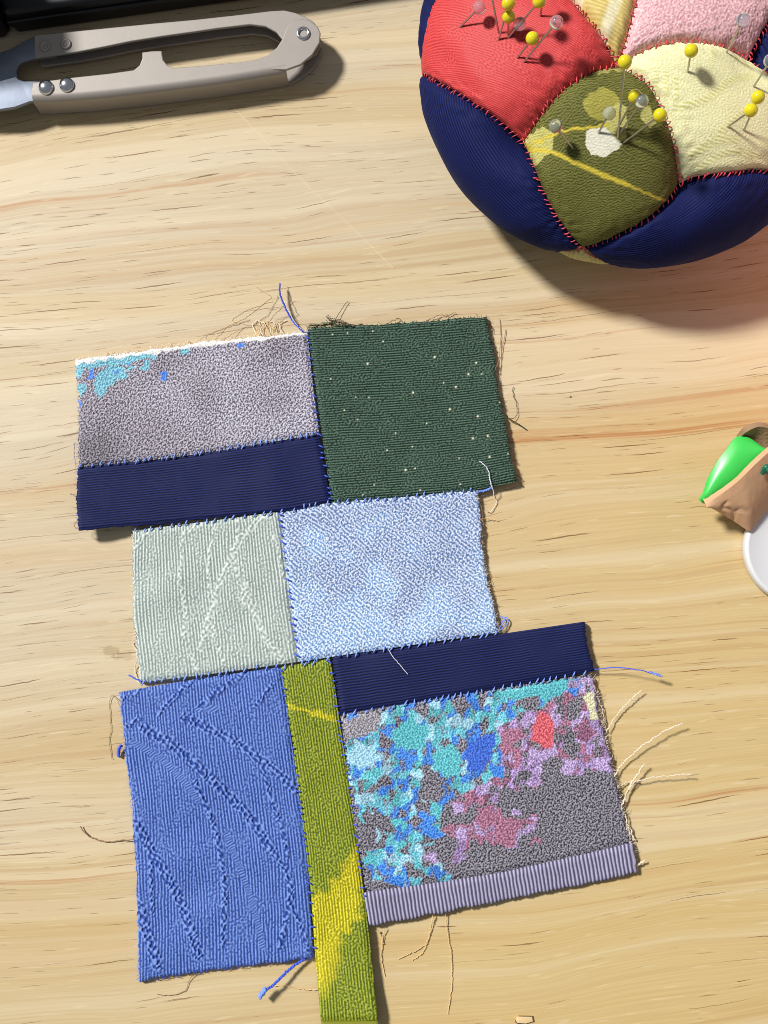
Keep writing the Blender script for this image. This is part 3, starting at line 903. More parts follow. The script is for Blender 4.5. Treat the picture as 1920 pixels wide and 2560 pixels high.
def thread(pts, r, mat, name="loose_thread", parent=patchwork, wobble=.00008, n=None, seed=0, twist=0):
    """pts on the 1659 survey with heights in mm"""
    p = P(*pts)
    n = n or max(12, len(pts) * 10)
    S = spline(p, n)
    L = wob(at(S[:, 0], S[:, 1], S[:, 2]), wobble, seed)
    lines = [L]
    if twist:
        T = np.gradient(L, axis=0); T /= np.linalg.norm(T, axis=1)[:, None] + 1e-12
        A = np.cross(T, [0, 0, 1.0]); B = np.cross(A, T)
        ph = np.linspace(0, twist * 2 * math.pi, n)
        lines = [L + r * .75 * (np.cos(ph + k)[:, None] * A + np.sin(ph + k)[:, None] * B) for k in (0, math.pi)]
        for q in lines: q[:, 2] = np.maximum(q[:, 2], r * .7)
        r = r * .72
    if parent is not None:
        lines = [local(q, parent) for q in lines]
    return link(name, tubes_mesh(name, lines, r, 6), mat, parent)

mm = 1e-3
thread([(654, 716, 2.2), (630, 690, 1.6), (612, 655, 2.0), (604, 630, 2.5), (605, 612, 2.2)], .17 * mm, M_dblue_thread, twist=14, n=120, seed=1)
thread([(656, 716, 2.2), (634, 692, 1.8), (615, 652, 1.8), (612, 630, 2.0), (612, 618, 1.6)], .07 * mm, M_cream_thread, seed=2)
for i, pts in enumerate([[(590, 722, 2), (600, 690, .5), (640, 682, .3), (642, 676, .3), (625, 640, .3), (618, 618, .4)],
                         [(560, 725, 2), (575, 700, .4), (600, 668, .3), (628, 655, .3), (637, 648, .3)],
                         [(540, 726, 2), (560, 705, .3), (530, 700, .2), (500, 690, .2), (555, 660, .2), (590, 650, .2)],
                         [(480, 732, 1.8), (520, 712, .3), (550, 700, .2), (585, 672, .2), (600, 640, .2)],
                         [(440, 738, 1.8), (480, 712, .3), (530, 684, .2), (570, 655, .2), (585, 640, .2), (560, 625, .2), (555, 618, .2)],
                         [(600, 720, 2), (585, 700, .4), (575, 692, .4), (590, 712, .6), (610, 702, .3)],
                         [(420, 742, 1.6), (450, 722, .3), (500, 704, .2), (540, 690, .2)],
                         [(575, 724, 2), (580, 705, .6), (570, 695, .4), (562, 712, .6)]]):
    thread(pts, .042 * mm, M_tan_thread if i % 3 else M_brown_thread, wobble=.0002, n=60, seed=20 + i)
for i in range(7):
    x = 552 + i * 9
    thread([(x, 726, 2), (x - 2 + random.uniform(-6, 6), 712, 1.0), (x + random.uniform(-9, 9), 700, .4), (x + random.uniform(-14, 14), 692, .2)], .09 * mm, M_tan_thread if i % 2 else M_cream_thread, wobble=.00018, n=30, seed=60 + i)
# green frays
for i, pts in enumerate([[(690, 706, 2), (712, 700, 1.2), (730, 690, 1), (752, 700, 2)], [(715, 703, 2), (725, 690, 1), (745, 657, .6), (752, 652, .4)],
                         [(720, 702, 2), (726, 690, .8), (706, 688, .4)], [(700, 706, 2), (718, 694, 1), (705, 684, .5), (712, 680, .4)],
                         [(666, 708, 2), (690, 704, 1.3), (730, 698, 1.5), (760, 701, 2)], [(835, 700, 2), (860, 688, .8), (868, 692, .4)],
                         [(920, 694, 2), (945, 682, .8), (965, 680, .5)], [(930, 694, 2), (960, 684, .8), (985, 675, .4)],
                         [(1090, 895, 1.8), (1105, 908, 1), (1120, 916, .6), (1138, 929, .3)], [(1100, 904, 1.4), (1112, 902, .8), (1118, 890, .6), (1113, 865, .5), (1108, 845, .4), (1109, 836, .4)],
                         [(1070, 795, 1.8), (1078, 770, .8), (1082, 730, .4), (1080, 690, .3)], [(1070, 800, 1.8), (1080, 775, .6), (1092, 712, .3)],
                         [(1112, 1030, 2.4), (1124, 1046, .8), (1132, 1052, .3)], [(1115, 1025, 2.2), (1128, 1036, .8)]]):
    thread(pts, (.12 if i in (8,) else .07) * mm, M_brown_thread if i in (6, 7, 10, 11) else M_green_thread, wobble=.00015, n=40, seed=80 + i)
# fluff of the green edge
r_ = np.random.default_rng(3)
fl = []
for i in range(150):
    x = r_.uniform(668, 758); y = 706 - r_.uniform(0, 12) * math.exp(-((x - 722) / 30) ** 2) - 1
    a = r_.uniform(-.6, 3.7); L = r_.uniform(4, 13)
    S = spline(P((x, y, r_.uniform(1.6, 2.6)), (x + L * .5 * math.cos(a), y - abs(L * .3 * math.sin(a)), r_.uniform(1.4, 3)), (x + L * math.cos(a), y - L * .45 * math.sin(a), r_.uniform(.8, 2.4))), 7)
    fl.append(local(at(S[:, 0], S[:, 1], S[:, 2]), patchwork))
tag(link("frayed_fluff", tubes_mesh("frayed_fluff", fl, .05 * mm, 4), M_green_thread, patchwork), kind="stuff")
# cream threads on the right of the flowered cloth and below it
for i, (pts, r, tw) in enumerate([
        ([(1310, 1580, 1.6), (1330, 1548, 1.2), (1360, 1515, 1.5), (1387, 1490, 1.8)], .13, 10), ([(1282, 1480, 2), (1300, 1530, 1.2), (1308, 1575, .8), (1306, 1590, .6)], .11, 8),
        ([(1325, 1680, 1.6), (1345, 1650, 1.5), (1390, 1610, 2.2), (1435, 1580, 2.6), (1475, 1562, 2.8)], .15, 16), ([(1340, 1750, 1.5), (1360, 1700, 1.5), (1378, 1672, 2.0), (1392, 1650, 2.6)], .19, 14),
        ([(1346, 1730, 1.5), (1365, 1695, 1.8), (1400, 1682, 2.2), (1450, 1675, 2.6), (1494, 1672, 2.8)], .13, 16), ([(1334, 1700, 1.5), (1355, 1690, .9), (1370, 1688, 1.2), (1380, 1690, .8)], .11, 6),
        ([(1352, 1790, 1.5), (1362, 1790, 1), (1368, 1812, .9), (1374, 1816, .6)], .16, 6), ([(1362, 1862, 1.5), (1376, 1868, 1.2), (1392, 1858, 1.6)], .18, 6),
        ([(1350, 1760, 1.6), (1360, 1800, 1.2), (1364, 1840, 1.2), (1376, 1880, 1)], .13, 12),
        ([(830, 2004, 1.2), (826, 2030, .6), (824, 2070, .3), (832, 2110, .2)], .1, 10), ([(935, 1975, 1.2), (930, 2010, .5), (918, 2040, .3), (880, 2062, .3), (860, 2072, .2)], .09, 10),
        ([(935, 1980, 1.2), (928, 2015, .5), (915, 2055, .3), (890, 2075, .2)], .08, 8), ([(962, 1970, 1.2), (966, 2010, .5), (975, 2070, .3), (976, 2130, .2), (968, 2190, .2)], .11, 18),
        ([(812, 2010, 1.2), (822, 2020, .6), (828, 2042, .4)], .1, 6)]):
    thread(pts, r * .8 * mm, M_cream_thread if i < 9 else M_tan_thread, wobble=.00016, n=90, seed=120 + i, twist=tw)
# blue ends
thread([(1284, 1446, 2.2), (1330, 1442, 3.5), (1380, 1447, 4.2), (1412, 1456, 4.2), (1425, 1460, 4)], .1 * mm, M_dblue_thread, twist=14, n=90, seed=140)
thread([(1404, 1452, 4.2), (1418, 1456, 4.2), (1430, 1460, 4)], .2 * mm, M_blue_thread, twist=5, n=40, seed=141)
thread([(660, 2070, 1.5), (630, 2090, 2.2), (590, 2128, 3.0), (572, 2140, 3.2), (565, 2152, 3.0)], .24 * mm, M_dblue_thread, twist=16, n=110, seed=142)
thread([(574, 2136, 3.2), (566, 2146, 3.1), (560, 2154, 2.9)], .42 * mm, M_blue_thread, twist=3, n=40, seed=143)
thread([(1030, 1062, 2), (1046, 1060, 1.6), (1060, 1054, 1.9), (1066, 1046, 1.6)], .22 * mm, M_blue_thread, twist=8, n=60, seed=144)
thread([(1078, 1362, 2), (1092, 1352, 1.2), (1098, 1340, 1), (1092, 1333, .8), (1084, 1345, 1.2)], .12 * mm, M_blue_thread, twist=10, n=60, seed=145)
thread([(1078, 1358, 2), (1090, 1340, 1.2), (1080, 1330, .8)], .1 * mm, M_blue_thread, twist=6, n=50, seed=146)
thread([(278, 1458, 1), (292, 1466, 1.6), (306, 1472, 2)], .13 * mm, M_dblue_thread, twist=4, n=40, seed=147)
thread([(262, 1610, 1.8), (256, 1622, 1.2), (256, 1634, .8)], .3 * mm, M_dblue_thread, twist=4, n=40, seed=148)
thread([(812, 2206, 3), (818, 2214, 3), (814, 2222, 2.5)], .2 * mm, M_blue_thread, twist=4, n=30, seed=149)
# brown, grey and white strays
for i, (pts, r, mt) in enumerate([
        ([(262, 1530, 1.5), (250, 1508, .6), (240, 1502, .5), (236, 1525, .3), (240, 1570, .3), (236, 1600, .3), (242, 1640, .3)], .06, M_brown_thread),
        ([(296, 1812, 1.5), (260, 1816, .5), (225, 1818, .4), (195, 1808, .5), (180, 1795, .6), (174, 1784, .6)], .13, M_brown_thread),
        ([(420, 2100, 1), (408, 2120, .4), (400, 2140, .3), (370, 2150, .3), (340, 2148, .3)], .07, M_brown_thread),
        ([(690, 2136, 1), (660, 2138, .4), (620, 2130, .3), (590, 2130, .3)], .09, M_tan_thread),
        ([(168, 1075, 3), (160, 1070, 2), (152, 1068, 1.6)], .08, M_brown_thread), ([(169, 1120, 4), (160, 1136, 4), (166, 1142, 5)], .07, M_brown_thread),
        ([(170, 960, 2.6), (160, 958, 2), (160, 985, 2), (164, 1008, 3)], .12, M_grey_thread),
        ([(297, 1370, 1.8), (286, 1385, .6), (292, 1400, .5), (298, 1408, .6)], .1, M_cream_thread), ([(300, 1420, 1.8), (292, 1440, .6), (294, 1462, .5), (300, 1475, .8)], .1, M_cream_thread),
        ([(1032, 1075, 1.8), (1040, 1100, .8), (1042, 1125, .6), (1046, 1140, .6)], .1, M_cream_thread), ([(1046, 1100, 1), (1060, 1105, .5), (1072, 1085, .4), (1066, 1068, .6)], .08, M_cream_thread),
        ([(1036, 1120, 1.6), (1060, 1122, .5), (1078, 1126, .3)], .07, M_tan_thread), ([(1050, 1260, 1.5), (1062, 1262, .4), (1068, 1266, .3)], .06, M_cream_thread),
        ([(1290, 1500, 1.8), (1300, 1550, 1), (1310, 1590, .8)], .08, M_grey_thread)]):
    thread(pts, r * mm, mt, wobble=.00013, n=60, seed=160 + i)

# short hairs all along the cut edges
def fringe(pts, count, side, mat, length=5.0, seed=0):
    r = np.random.default_rng(seed)
    S = spline(P(*pts), 200)
    lines = []
    for _ in range(count):
        i = r.integers(0, 199)
        p, q = S[i], S[i + 1]
        t = (q - p)[:2]; t = t / (np.linalg.norm(t) + 1e-9)
        nn = np.array([t[1], -t[0]]) * side
        L = length * abs(r.normal(0, .6)) + 1.2
        d = nn + t * r.normal(0, .7)
        e = p[:2] + d * L
        mid = p[:2] + d * L * .5 + r.normal(0, .8, 2)
        z = p[2]
        seg = spline(np.array([[*(p[:2] - nn * 2), z - .0003], [*mid, z - .0005 + r.normal(0, .0002)], [*e, max(z - .0011 + r.normal(0, .0004), .0002)]]), 5)
        lines.append(local(at(seg[:, 0], seg[:, 1], seg[:, 2]), patchwork))
    o = link("frayed_edge", tubes_mesh("frayed_edge", lines, .045 * mm, 4), mat, patchwork)
    tag(o, kind="stuff")
fringe([grey_tl, (400, 745, 1.8), grey_tr], 220, 1, M_cream_thread, 7, 1)
fringe([grey_tl, (170, 880, 2.2), a_bl], 60, -1, M_grey_thread, 4, 2)
fringe([(664, 709, 2.4), (850, 699, 2.2), b_tr], 110, 1, M_green_thread, 5, 3)
fringe([b_tr, (1082, 870, 2.0), b_br], 110, 1, M_green_thread, 5, 4)
fringe([b_seam, (1038, 1131, 2.0), (1047, 1223, 1.8), e_br], 150, 1, M_cream_thread, 6, 5)
fringe([i_tr, (1318, 1640, 2.0), j_r, i_br], 220, 1, M_cream_thread, 9, 6)
fringe([d_tl, (288, 1300, 2.0), d_bl], 120, -1, M_cream_thread, 5, 7)
fringe([g_tl, (271, 1625, 1.8), (288, 1765, 1.8), (298, 1968, 1.7), g_bl], 150, -1, M_blue_thread, 4, 8)
fringe([g_bl, (435, 2098, 1.8), g_br], 110, -1, M_dblue_thread, 5, 9)
fringe([(166, 1011, 3.8), (166, 1080, 4.4), c_bl], 24, -1, M_dblue_thread, 4, 10)

# threads that merely lie on things
t1 = thread([(1036, 996, 3.2), (1048, 1006, 3.4), (1056, 1020, 3.3), (1060, 1044, 3.2), (1066, 1060, 2.4), (1067, 1074, 1.2)], .1 * mm, M_white_thread, "stray_thread", None, n=70, seed=200, twist=9)
tag(t1, "short white thread lying over the corner of the dark green cloth", "thread")
t2 = thread([(838, 1402, 2.9), (850, 1420, 3.0), (864, 1436, 3.0), (880, 1456, 2.9)], .07 * mm, M_white_thread, "stray_thread", None, n=60, seed=201, twist=9)
tag(t2, "fine white thread lying across the navy strip", "thread")
t3 = thread([(500, 228, .1), (560, 290, .1), (610, 345, .1), (690, 425, .1), (770, 500, .1), (850, 580, .1)], .045 * mm, M_cream_thread, "stray_thread", None, n=120, wobble=.00003, seed=202)
tag(t3, "long straight hair-thin pale thread on bare wood below the snips", "thread")

# ------------------------------------------------------------------ pincushion
PC_S = np.array([.0468, .0468, .0202])
PC_C = at(1580, 138, .0178)
cushion = empty("pincushion", (PC_C[0], PC_C[1], 0), "round patchwork pincushion of silk petals stuck full of pins", "pincushion")

def hit(px, py):
    d = rays(px, py) / PC_S
    o = (CAMP - PC_C) / PC_S
    A = d @ d; B = d @ o; c = o @ o - 1
    t = (-B - math.sqrt(max(B * B - A * c, 0))) / A
    q = o + d * t
    return q / np.linalg.norm(q)

nodes = {'A': hit(1550, 150), 'Kro': hit(1298, 351), 'Koy': hit(1713, 461), 'To': hit(1455, 621), 'Tr': hit(1040, 182), 'Kyp': hit(1890, 135),
         'Ty': hit(2030, 440), 'Tp': hit(2010, -90), 'Kpg': hit(1650, -160), 'Tg': hit(1490, -290), 'Kgr': hit(1350, -120)}
AX = nodes['A']
def polar(q):
    e1 = np.cross([0, 1.0, 0], AX); e1 /= np.linalg.norm(e1)
    e2 = np.cross(AX, e1)
    return math.acos(np.clip(q @ AX, -1, 1)), math.atan2(q @ e2, q @ e1)
def unpolar(th, ph):
    e1 = np.cross([0, 1.0, 0], AX); e1 /= np.linalg.norm(e1)
    e2 = np.cross(AX, e1)
    return math.cos(th) * AX + math.sin(th) * (math.cos(ph) * e1 + math.sin(ph) * e2)
order = ['r', 'o', 'y', 'p', 'g']
Knm = ['Kro', 'Koy', 'Kyp', 'Kpg', 'Kgr']
Ks = [nodes[k] for k in Knm]
Ts = [nodes['T' + k] for k in order]
Lo = []
for i in range(5):
    m_ = Ts[i] + Ts[(i + 1) % 5]
    ph = polar(Ks[i])[1]
    Lo.append(unpolar(math.radians(138), ph))
BOT = -AX

def arc(*q, n=40):
    pts = [np.asarray(a) for a in q]
    if len(pts) == 2:
        m_ = pts[0] + pts[1]; m_ = m_ / np.linalg.norm(m_)
        pts = [pts[0], m_, pts[1]]
    S = spline(pts, n)
    return S / np.linalg.norm(S, axis=1)[:, None]

H = hit
seams = {('A', 'Kro'): [AX, H(1480, 176), H(1400, 232), H(1335, 306), Ks[0]],
         ('A', 'Koy'): [AX, H(1620, 208), H(1660, 278), H(1686, 359), Ks[1]],
         ('Kro', 'To'): [Ks[0], H(1331, 417), H(1366, 498), H(1406, 567), Ts[1]],
         ('To', 'Koy'): [Ts[1], H(1539, 592), H(1620, 548), H(1678, 502), Ks[1]],
         ('A', 'Kyp'): [AX, H(1620, 118), H(1700, 103), H(1780, 106), H(1850, 121), Ks[2]],
         ('Koy', 'Ty'): [Ks[1], H(1760, 441), H(1840, 430), H(1920, 428), Ts[2]],
         ('Kro', 'Tr'): [Ks[0], H(1230, 290), H(1150, 238), H(1090, 205), Ts[0]],
         ('Tr', 'Kgr'): [Ts[0], H(1062, 115), H(1092, 0), H(1170, -80), Ks[4]],
         ('A', 'Kgr'): [AX, H(1500, 80), H(1440, 10), Ks[4]],
         ('A', 'Kpg'): [AX, H(1572, 80), H(1592, 0), Ks[3]],
         ('Kyp', 'Tp'): [Ks[2], H(1925, 50), H(1970, -20), Ts[3]]}
def S(a, b, n):
    nm = dict(zip(['A'] + Knm + ['T' + k for k in order], [AX] + Ks + Ts))
    if (a, b) in seams: return arc(*seams[(a, b)], n=n)
    if (b, a) in seams: return arc(*seams[(b, a)], n=n)[::-1]
    return arc(nm[a], nm[b], n=n)

def cushion_normal(q):
    n = q / PC_S
    return n / np.linalg.norm(n, axis=-1)[..., None]

def finish(q, disp):
    """unit vectors and outward displacement -> points; the underside is flattened on the table"""
    sink = .0022 * np.exp(-(np.linalg.norm((q - AX) * PC_S, axis=-1) / .005) ** 2)
    for k_ in Ks:
        sink = sink + .0026 * np.exp(-(np.linalg.norm((q - k_) * PC_S, axis=-1) / .0060) ** 2)
    V = PC_C + q * PC_S + cushion_normal(q) * (disp - sink)[..., None]
    z = V[..., 2]
    V[..., 2] = np.where(z < .004, .0004 + .0036 * np.exp((np.minimum(z, .004) - .004) / .0036), z)
    return V

def panel(name, label, e1, e2, e3, e4, res, relief, mat, bulge=.0016, seed=1, dent=0.0):
    """four seams: e1 top (A->B), e2 right (B->C), e3 bottom (D->C), e4 left (A->D)"""
    l1 = np.linalg.norm(np.diff(e1 * PC_S, axis=0), axis=1).sum() * 1e3
    l2 = np.linalg.norm(np.diff(e2 * PC_S, axis=0), axis=1).sum() * 1e3
    m, n = max(int(l1 / res), 12), max(int(l2 / res), 12)
    rs = lambda e, k: arc(*e[::max(1, len(e) // 12)], e[-1], n=k) if False else np.stack([np.interp(np.linspace(0, 1, k), np.linspace(0, 1, len(e)), e[:, i]) for i in range(3)], 1)
    G = coons(rs(e1, m), rs(e3, m), rs(e4, n), rs(e2, n))
    G = G / np.linalg.norm(G, axis=2)[..., None]
    u = np.linspace(0, 1, m)[None, :] * np.ones((n, 1)); v = np.linspace(0, 1, n)[:, None] * np.ones((1, m))
    fu = 1 - (2 * u - 1) ** 4; fv = 1 - (2 * v - 1) ** 4
    mu = np.minimum(u, 1 - u) * l1; mv = np.minimum(v, 1 - v) * l2
    de = np.minimum(mu, mv)
    b = bulge * np.sqrt(np.clip(fu * fv, 0, 1)) - .0008 * np.exp(-(de / 1.0) ** 2)
    dk = np.hypot(u * l1, v * l2)
    b = b - dent * np.exp(-(dk / 6.5) ** 2)
    b = b + .00014 * lowpass(n, m, l2 / n, l1 / m, 9.0, seed) * np.clip(de / 4, 0, 1)
    # little gathers running in from the seams
    puck = band(n, m, l2 / n, l1 / m, 2.4, .3, seed=seed + 5)
    b = b + .00012 * puck * np.exp(-(de / 2.6))
    base = finish(G, b)
    X, Y = proj(base)
    h, col = relief(X, Y, n, m, l2 / n, l1 / m)
    h = h * np.clip(de / .5, .2, 1)
    col = np.clip(col * fibre(n, m, seed + 9, .06), 0, 1)
    V = finish(G, b + h)
    nrm = np.cross(V[-1, 0] - V[0, 0], V[0, -1] - V[0, 0])
    fl = (nrm @ cushion_normal(G[n // 2, m // 2])) > 0
    o = link(name, grid_mesh(name, local(V, cushion), col, flip=bool(fl)), mat, cushion)
    o["label"] = label
    return o

def rel_red(X, Y, n, m, dy, dx):
    g = np.tanh(1.2 * band(n, m, dy, dx, .56, .14, ang=-1.05, spread=.10, seed=301))
    t = smooth01(lowpass(n, m, dy, dx, 5, 302), -.4, 1.5)
    g2 = np.tanh(band(n, m, dy, dx, .7, .25, seed=303))
    g = g * (1 - .7 * t) + g2 * .7 * t
    return .035e-3 * g, two(g, (168, 38, 44), (222, 82, 80))

def rel_navy(ang, seed):
    def f(X, Y, n, m, dy, dx):
        g = np.tanh(1.2 * band(n, m, dy, dx, .62, .10, ang=ang, spread=.07, seed=seed))
        k = .35 + .65 * smooth01(lowpass(n, m, dy, dx, 7, seed + 1), -1.5, .3)
        g = g * k
        return .035e-3 * g, two(g, (8, 13, 52), (27, 37, 92))
    return f

def rel_crepe(lo, hi, seed, lam=.75, amp=.07):
    def f(X, Y, n, m, dy, dx):
        g = speck(n, m, dy, dx, seed, lam * .8)
        return amp * 1e-3 * g, two(g, lo, hi)
    return f

def rel_gold(X, Y, n, m, dy, dx):
    g = np.tanh(1.1 * band(n, m, dy, dx, .6, .12, ang=.6, spread=.1, seed=331))
    col = two(g, (196, 172, 92), (220, 200, 132))
    st = smooth01(np.cos((X - 1540 + .35 * Y) / 15.0), .1, .9)
    col = mixc(col, .8 * st, two(g, (214, 208, 172), (232, 226, 196)))
    return .04e-3 * g, col

def rel_yellow(X, Y, n, m, dy, dx):
    g = np.tanh(1.1 * band(n, m, dy, dx, .55, .35, seed=341))
    col = two(g, (216, 212, 158), (236, 233, 188))
    d = np.zeros((n, m))
    for w, pts in ((5, [(1590, 190), (1620, 170), (1650, 175)]), (10, [(1640, 185), (1640, 230)]), (10, [(1665, 185), (1665, 235)]), (9, [(1690, 195), (1692, 250)]),
                   (14, [(1690, 270), (1760, 250), (1830, 200), (1880, 190)]), (12, [(1800, 330), (1850, 290), (1900, 250)]), (16, [(1730, 390), (1790, 350), (1840, 350)]),
                   (12, [(1750, 420), (1820, 380), (1890, 390)]), (9, [(1840, 145), (1880, 165), (1910, 160)]), (8, [(1780, 130), (1785, 150)])):
        d = np.maximum(d, 1 - smooth01(polydist(X, Y, pts), w * .4, w))
    fl = np.tanh(band(n, m, dy, dx, .9, .25, ang=-.6, spread=.4, seed=342))
    h = g * (1 - .5 * d) + d * (1.1 * fl + .7)
    col = mixc(col, .75 * d, two(fl, (196, 190, 110), (240, 238, 190)))
    return .045e-3 * h, col

def rel_olive(X, Y, n, m, dy, dx):
    g = np.tanh(1.2 * band(n, m, dy, dx, .44, .40, ang=1.3, spread=.8, seed=351))
    col = two(g, (64, 66, 26), (122, 121, 64))
    w1 = band(n, m, dy, dx, 2.2, .5, seed=352) * 1.6
    a, b_ = (X + w1 - 1280) * 3.77, (Y + w1 - 150) * 3.77
    ye, pale, wh = two(g, (146, 138, 56), (180, 172, 88)), two(g, (164, 158, 84), (200, 196, 124)), two(g, (200, 196, 174), (228, 226, 208))
    el = lambda cx, cy, rx, ry: (((a - cx) / rx) ** 2 + ((b_ - cy) / ry) ** 2) < 1
    col = mixc(col, .75 * el(850, 420, 170, 150), ye)
    col = mixc(col, .9 * inpoly(a, b_, [(880, 560), (1000, 400), (1070, 430), (1085, 600), (1075, 740), (1000, 780), (930, 720), (860, 640)]), pale)
    col = mixc(col, .9 * inpoly(a, b_, [(60, 780), (290, 630), (395, 690), (370, 840), (300, 930), (200, 1040)]), pale)
    s1 = 1 - smooth01(polydist(a, b_, [(100, 850), (280, 750), (480, 670), (700, 640), (900, 610)]), 6, 26)
    s2 = 1 - smooth01(polydist(a, b_, [(100, 850), (350, 860), (600, 970), (850, 1080), (1100, 1180)]), 8, 34)
    s3 = .7 * (1 - smooth01(polydist(a, b_, [(1100, 1180), (1300, 1270), (1480, 1340)]), 5, 22))
    col = mixc(col, np.maximum(np.maximum(s1, s2), s3), two(g, (176, 158, 40), (214, 194, 84)))
    col = mixc(col, .8 * inpoly(a, b_, [(1215, 480), (1300, 430), (1345, 560), (1370, 600), (1310, 650), (1220, 560)]), pale)
    col = mixc(col, 1.0 * inpoly(a, b_, [(700, 690), (760, 645), (880, 640), (960, 720), (1035, 790), (930, 880), (850, 905), (740, 890), (690, 800)]), wh)
    top = inpoly(a, b_, [(820, 90), (1120, 40), (1120, 110), (960, 100), (800, 140)])
    col = mixc(col, .6 * top, pale)
    return .012e-3 * g, col

NS = 60
petal_rel = {'r': (rel_red, M_satin, "red silk petal"), 'o': (rel_olive, M_navy, "olive petal with white and yellow print"), 'y': (rel_yellow, M_satin, "pale yellow damask petal"),
             'p': (rel_crepe((204, 150, 156), (238, 198, 200), 321, .8, .09), M_crepe, "pale pink crepe petal"), 'g': (rel_gold, M_satin, "gold striped petal")}
for i, k in enumerate(order):
    K0, K1, T = Knm[i - 1], Knm[i], 'T' + k
    rel, mt, lb = petal_rel[k]
    # A at the start; e1: A->K0, e2: K0->T, e3: K1->T, e4: A->K1
    panel("petal_panel", lb, S('A', K0, NS), S(K0, T, NS), S(K1, T, NS), S('A', K1, NS), .17 if k in 'roy' else .22, rel, mt, seed=400 + i)
    # the side panel between this petal and the next
    j = (i + 1) % 5
    Tn = 'T' + order[j]
    front = k in 'ro'
    panel("side_panel", "navy silk side panel", S(K1, T, NS), arc(Ts[i], Lo[i], n=NS), arc(Ts[j], Lo[i], n=NS), S(K1, Tn, NS), .165 if front else .5,
          rel_navy({'r': .55, 'o': 1.0}.get(k, .6), 420 + i), M_navy, bulge=.0018, seed=430 + i, dent=.0026)
    panel("underside_panel", "straw yellow underside panel", arc(Ts[i], Lo[i], n=NS), arc(Lo[i], BOT, n=NS), arc(Lo[i - 1], BOT, n=NS), arc(Ts[i], Lo[i - 1], n=NS), .5,
          rel_crepe((176, 164, 96), (210, 200, 140), 440 + i), M_crepe, bulge=.0018, seed=450 + i)

def cushion_seam(q, seed, spacing=1.0e-3, length=1.5e-3, slant=.45):
    base = finish(q, np.full(len(q), -.0003))
    nf = lambda p: (lambda v: v / np.linalg.norm(v))((p + np.array(cushion.location) - PC_C) / PC_S ** 2)
    lines = stitch_lines(local(base, cushion), spacing, length, .45e-3, slant, nf, seed)
    rad = [np.array([.04, .11, .14, .14, .11, .04]) * 1e-3 * RNG.uniform(.7, 1.3) for _ in lines]
    tag(link("seam_stitching", tubes_mesh("seam_stitching", lines, rad, 6), M_red_thread, cushion), kind="stuff")
for n_, (a, b_) in enumerate([('A', k) for k in Knm] + [(Knm[i], 'T' + order[i]) for i in range(5)] + [(Knm[i], 'T' + order[(i + 1) % 5]) for i in range(5)]):
    cushion_seam(S(a, b_, 80), 500 + n_)
for i in (0, 1, 4):
    cushion_seam(arc(Ts[i], Lo[i], n=60), 530 + i); cushion_seam(arc(Ts[i], Lo[i - 1], n=60), 540 + i)

# ------------------------------------------------------------------ pins
HEAD = lathe_mesh("pin_head", [(1e-6, -.00135)] + [(.00136 * math.sin(a), -.00135 * math.cos(a)) for a in np.linspace(.15, math.pi - .15, 18)] + [(1e-6, .00135)], 28)
HEAD.polygons.foreach_set("use_smooth", [True] * len(HEAD.polygons))
HEAD_G = HEAD.copy()
HEAD.materials.append(M_yhead); HEAD_G.materials.append(M_glass)
SHAFT = lathe_mesh("pin_shaft", [(.00005, 0), (.00021, .12), (.00021, 1.0)], 10)
SHAFT.polygons.foreach_set("use_smooth", [True] * len(SHAFT.polygons))
SHAFT.materials.append(M_pin)

def pin(head, base, L, colour, label):
    q = hit(*base)
    b = PC_C + q * PC_S + cushion_normal(q) * .0016
    d = rays(*head); d /= np.linalg.norm(d)
    oc = CAMP - b
    B = d @ oc
    L = 1.14 * math.sqrt(max(oc @ oc - B * B, 1e-12)) + .0008
    c = oc @ oc - L * L
    disc = B * B - c
    if disc < 0:
        t = -B
    else:
        n = cushion_normal(q)
        t = max((-B - math.sqrt(disc), -B + math.sqrt(disc)), key=lambda s: ((CAMP + d * s) - b) @ n)
    h = CAMP + d * t
    ax = Vector(h - b); Lr = ax.length
    o = empty("pin", b, label, "pin", "glass-headed pins in the pincushion")
    o.rotation_euler = ax.to_track_quat('Z', 'Y').to_euler()
    hd = link("head", HEAD if colour == 'y' else HEAD_G, None, o, smooth=False); hd.location = (0, 0, Lr)
    sh = link("shaft", SHAFT, None, o, smooth=False); sh.location = (0, 0, -.008); sh.scale = (1, 1, Lr + .008 - .0009)
    return o

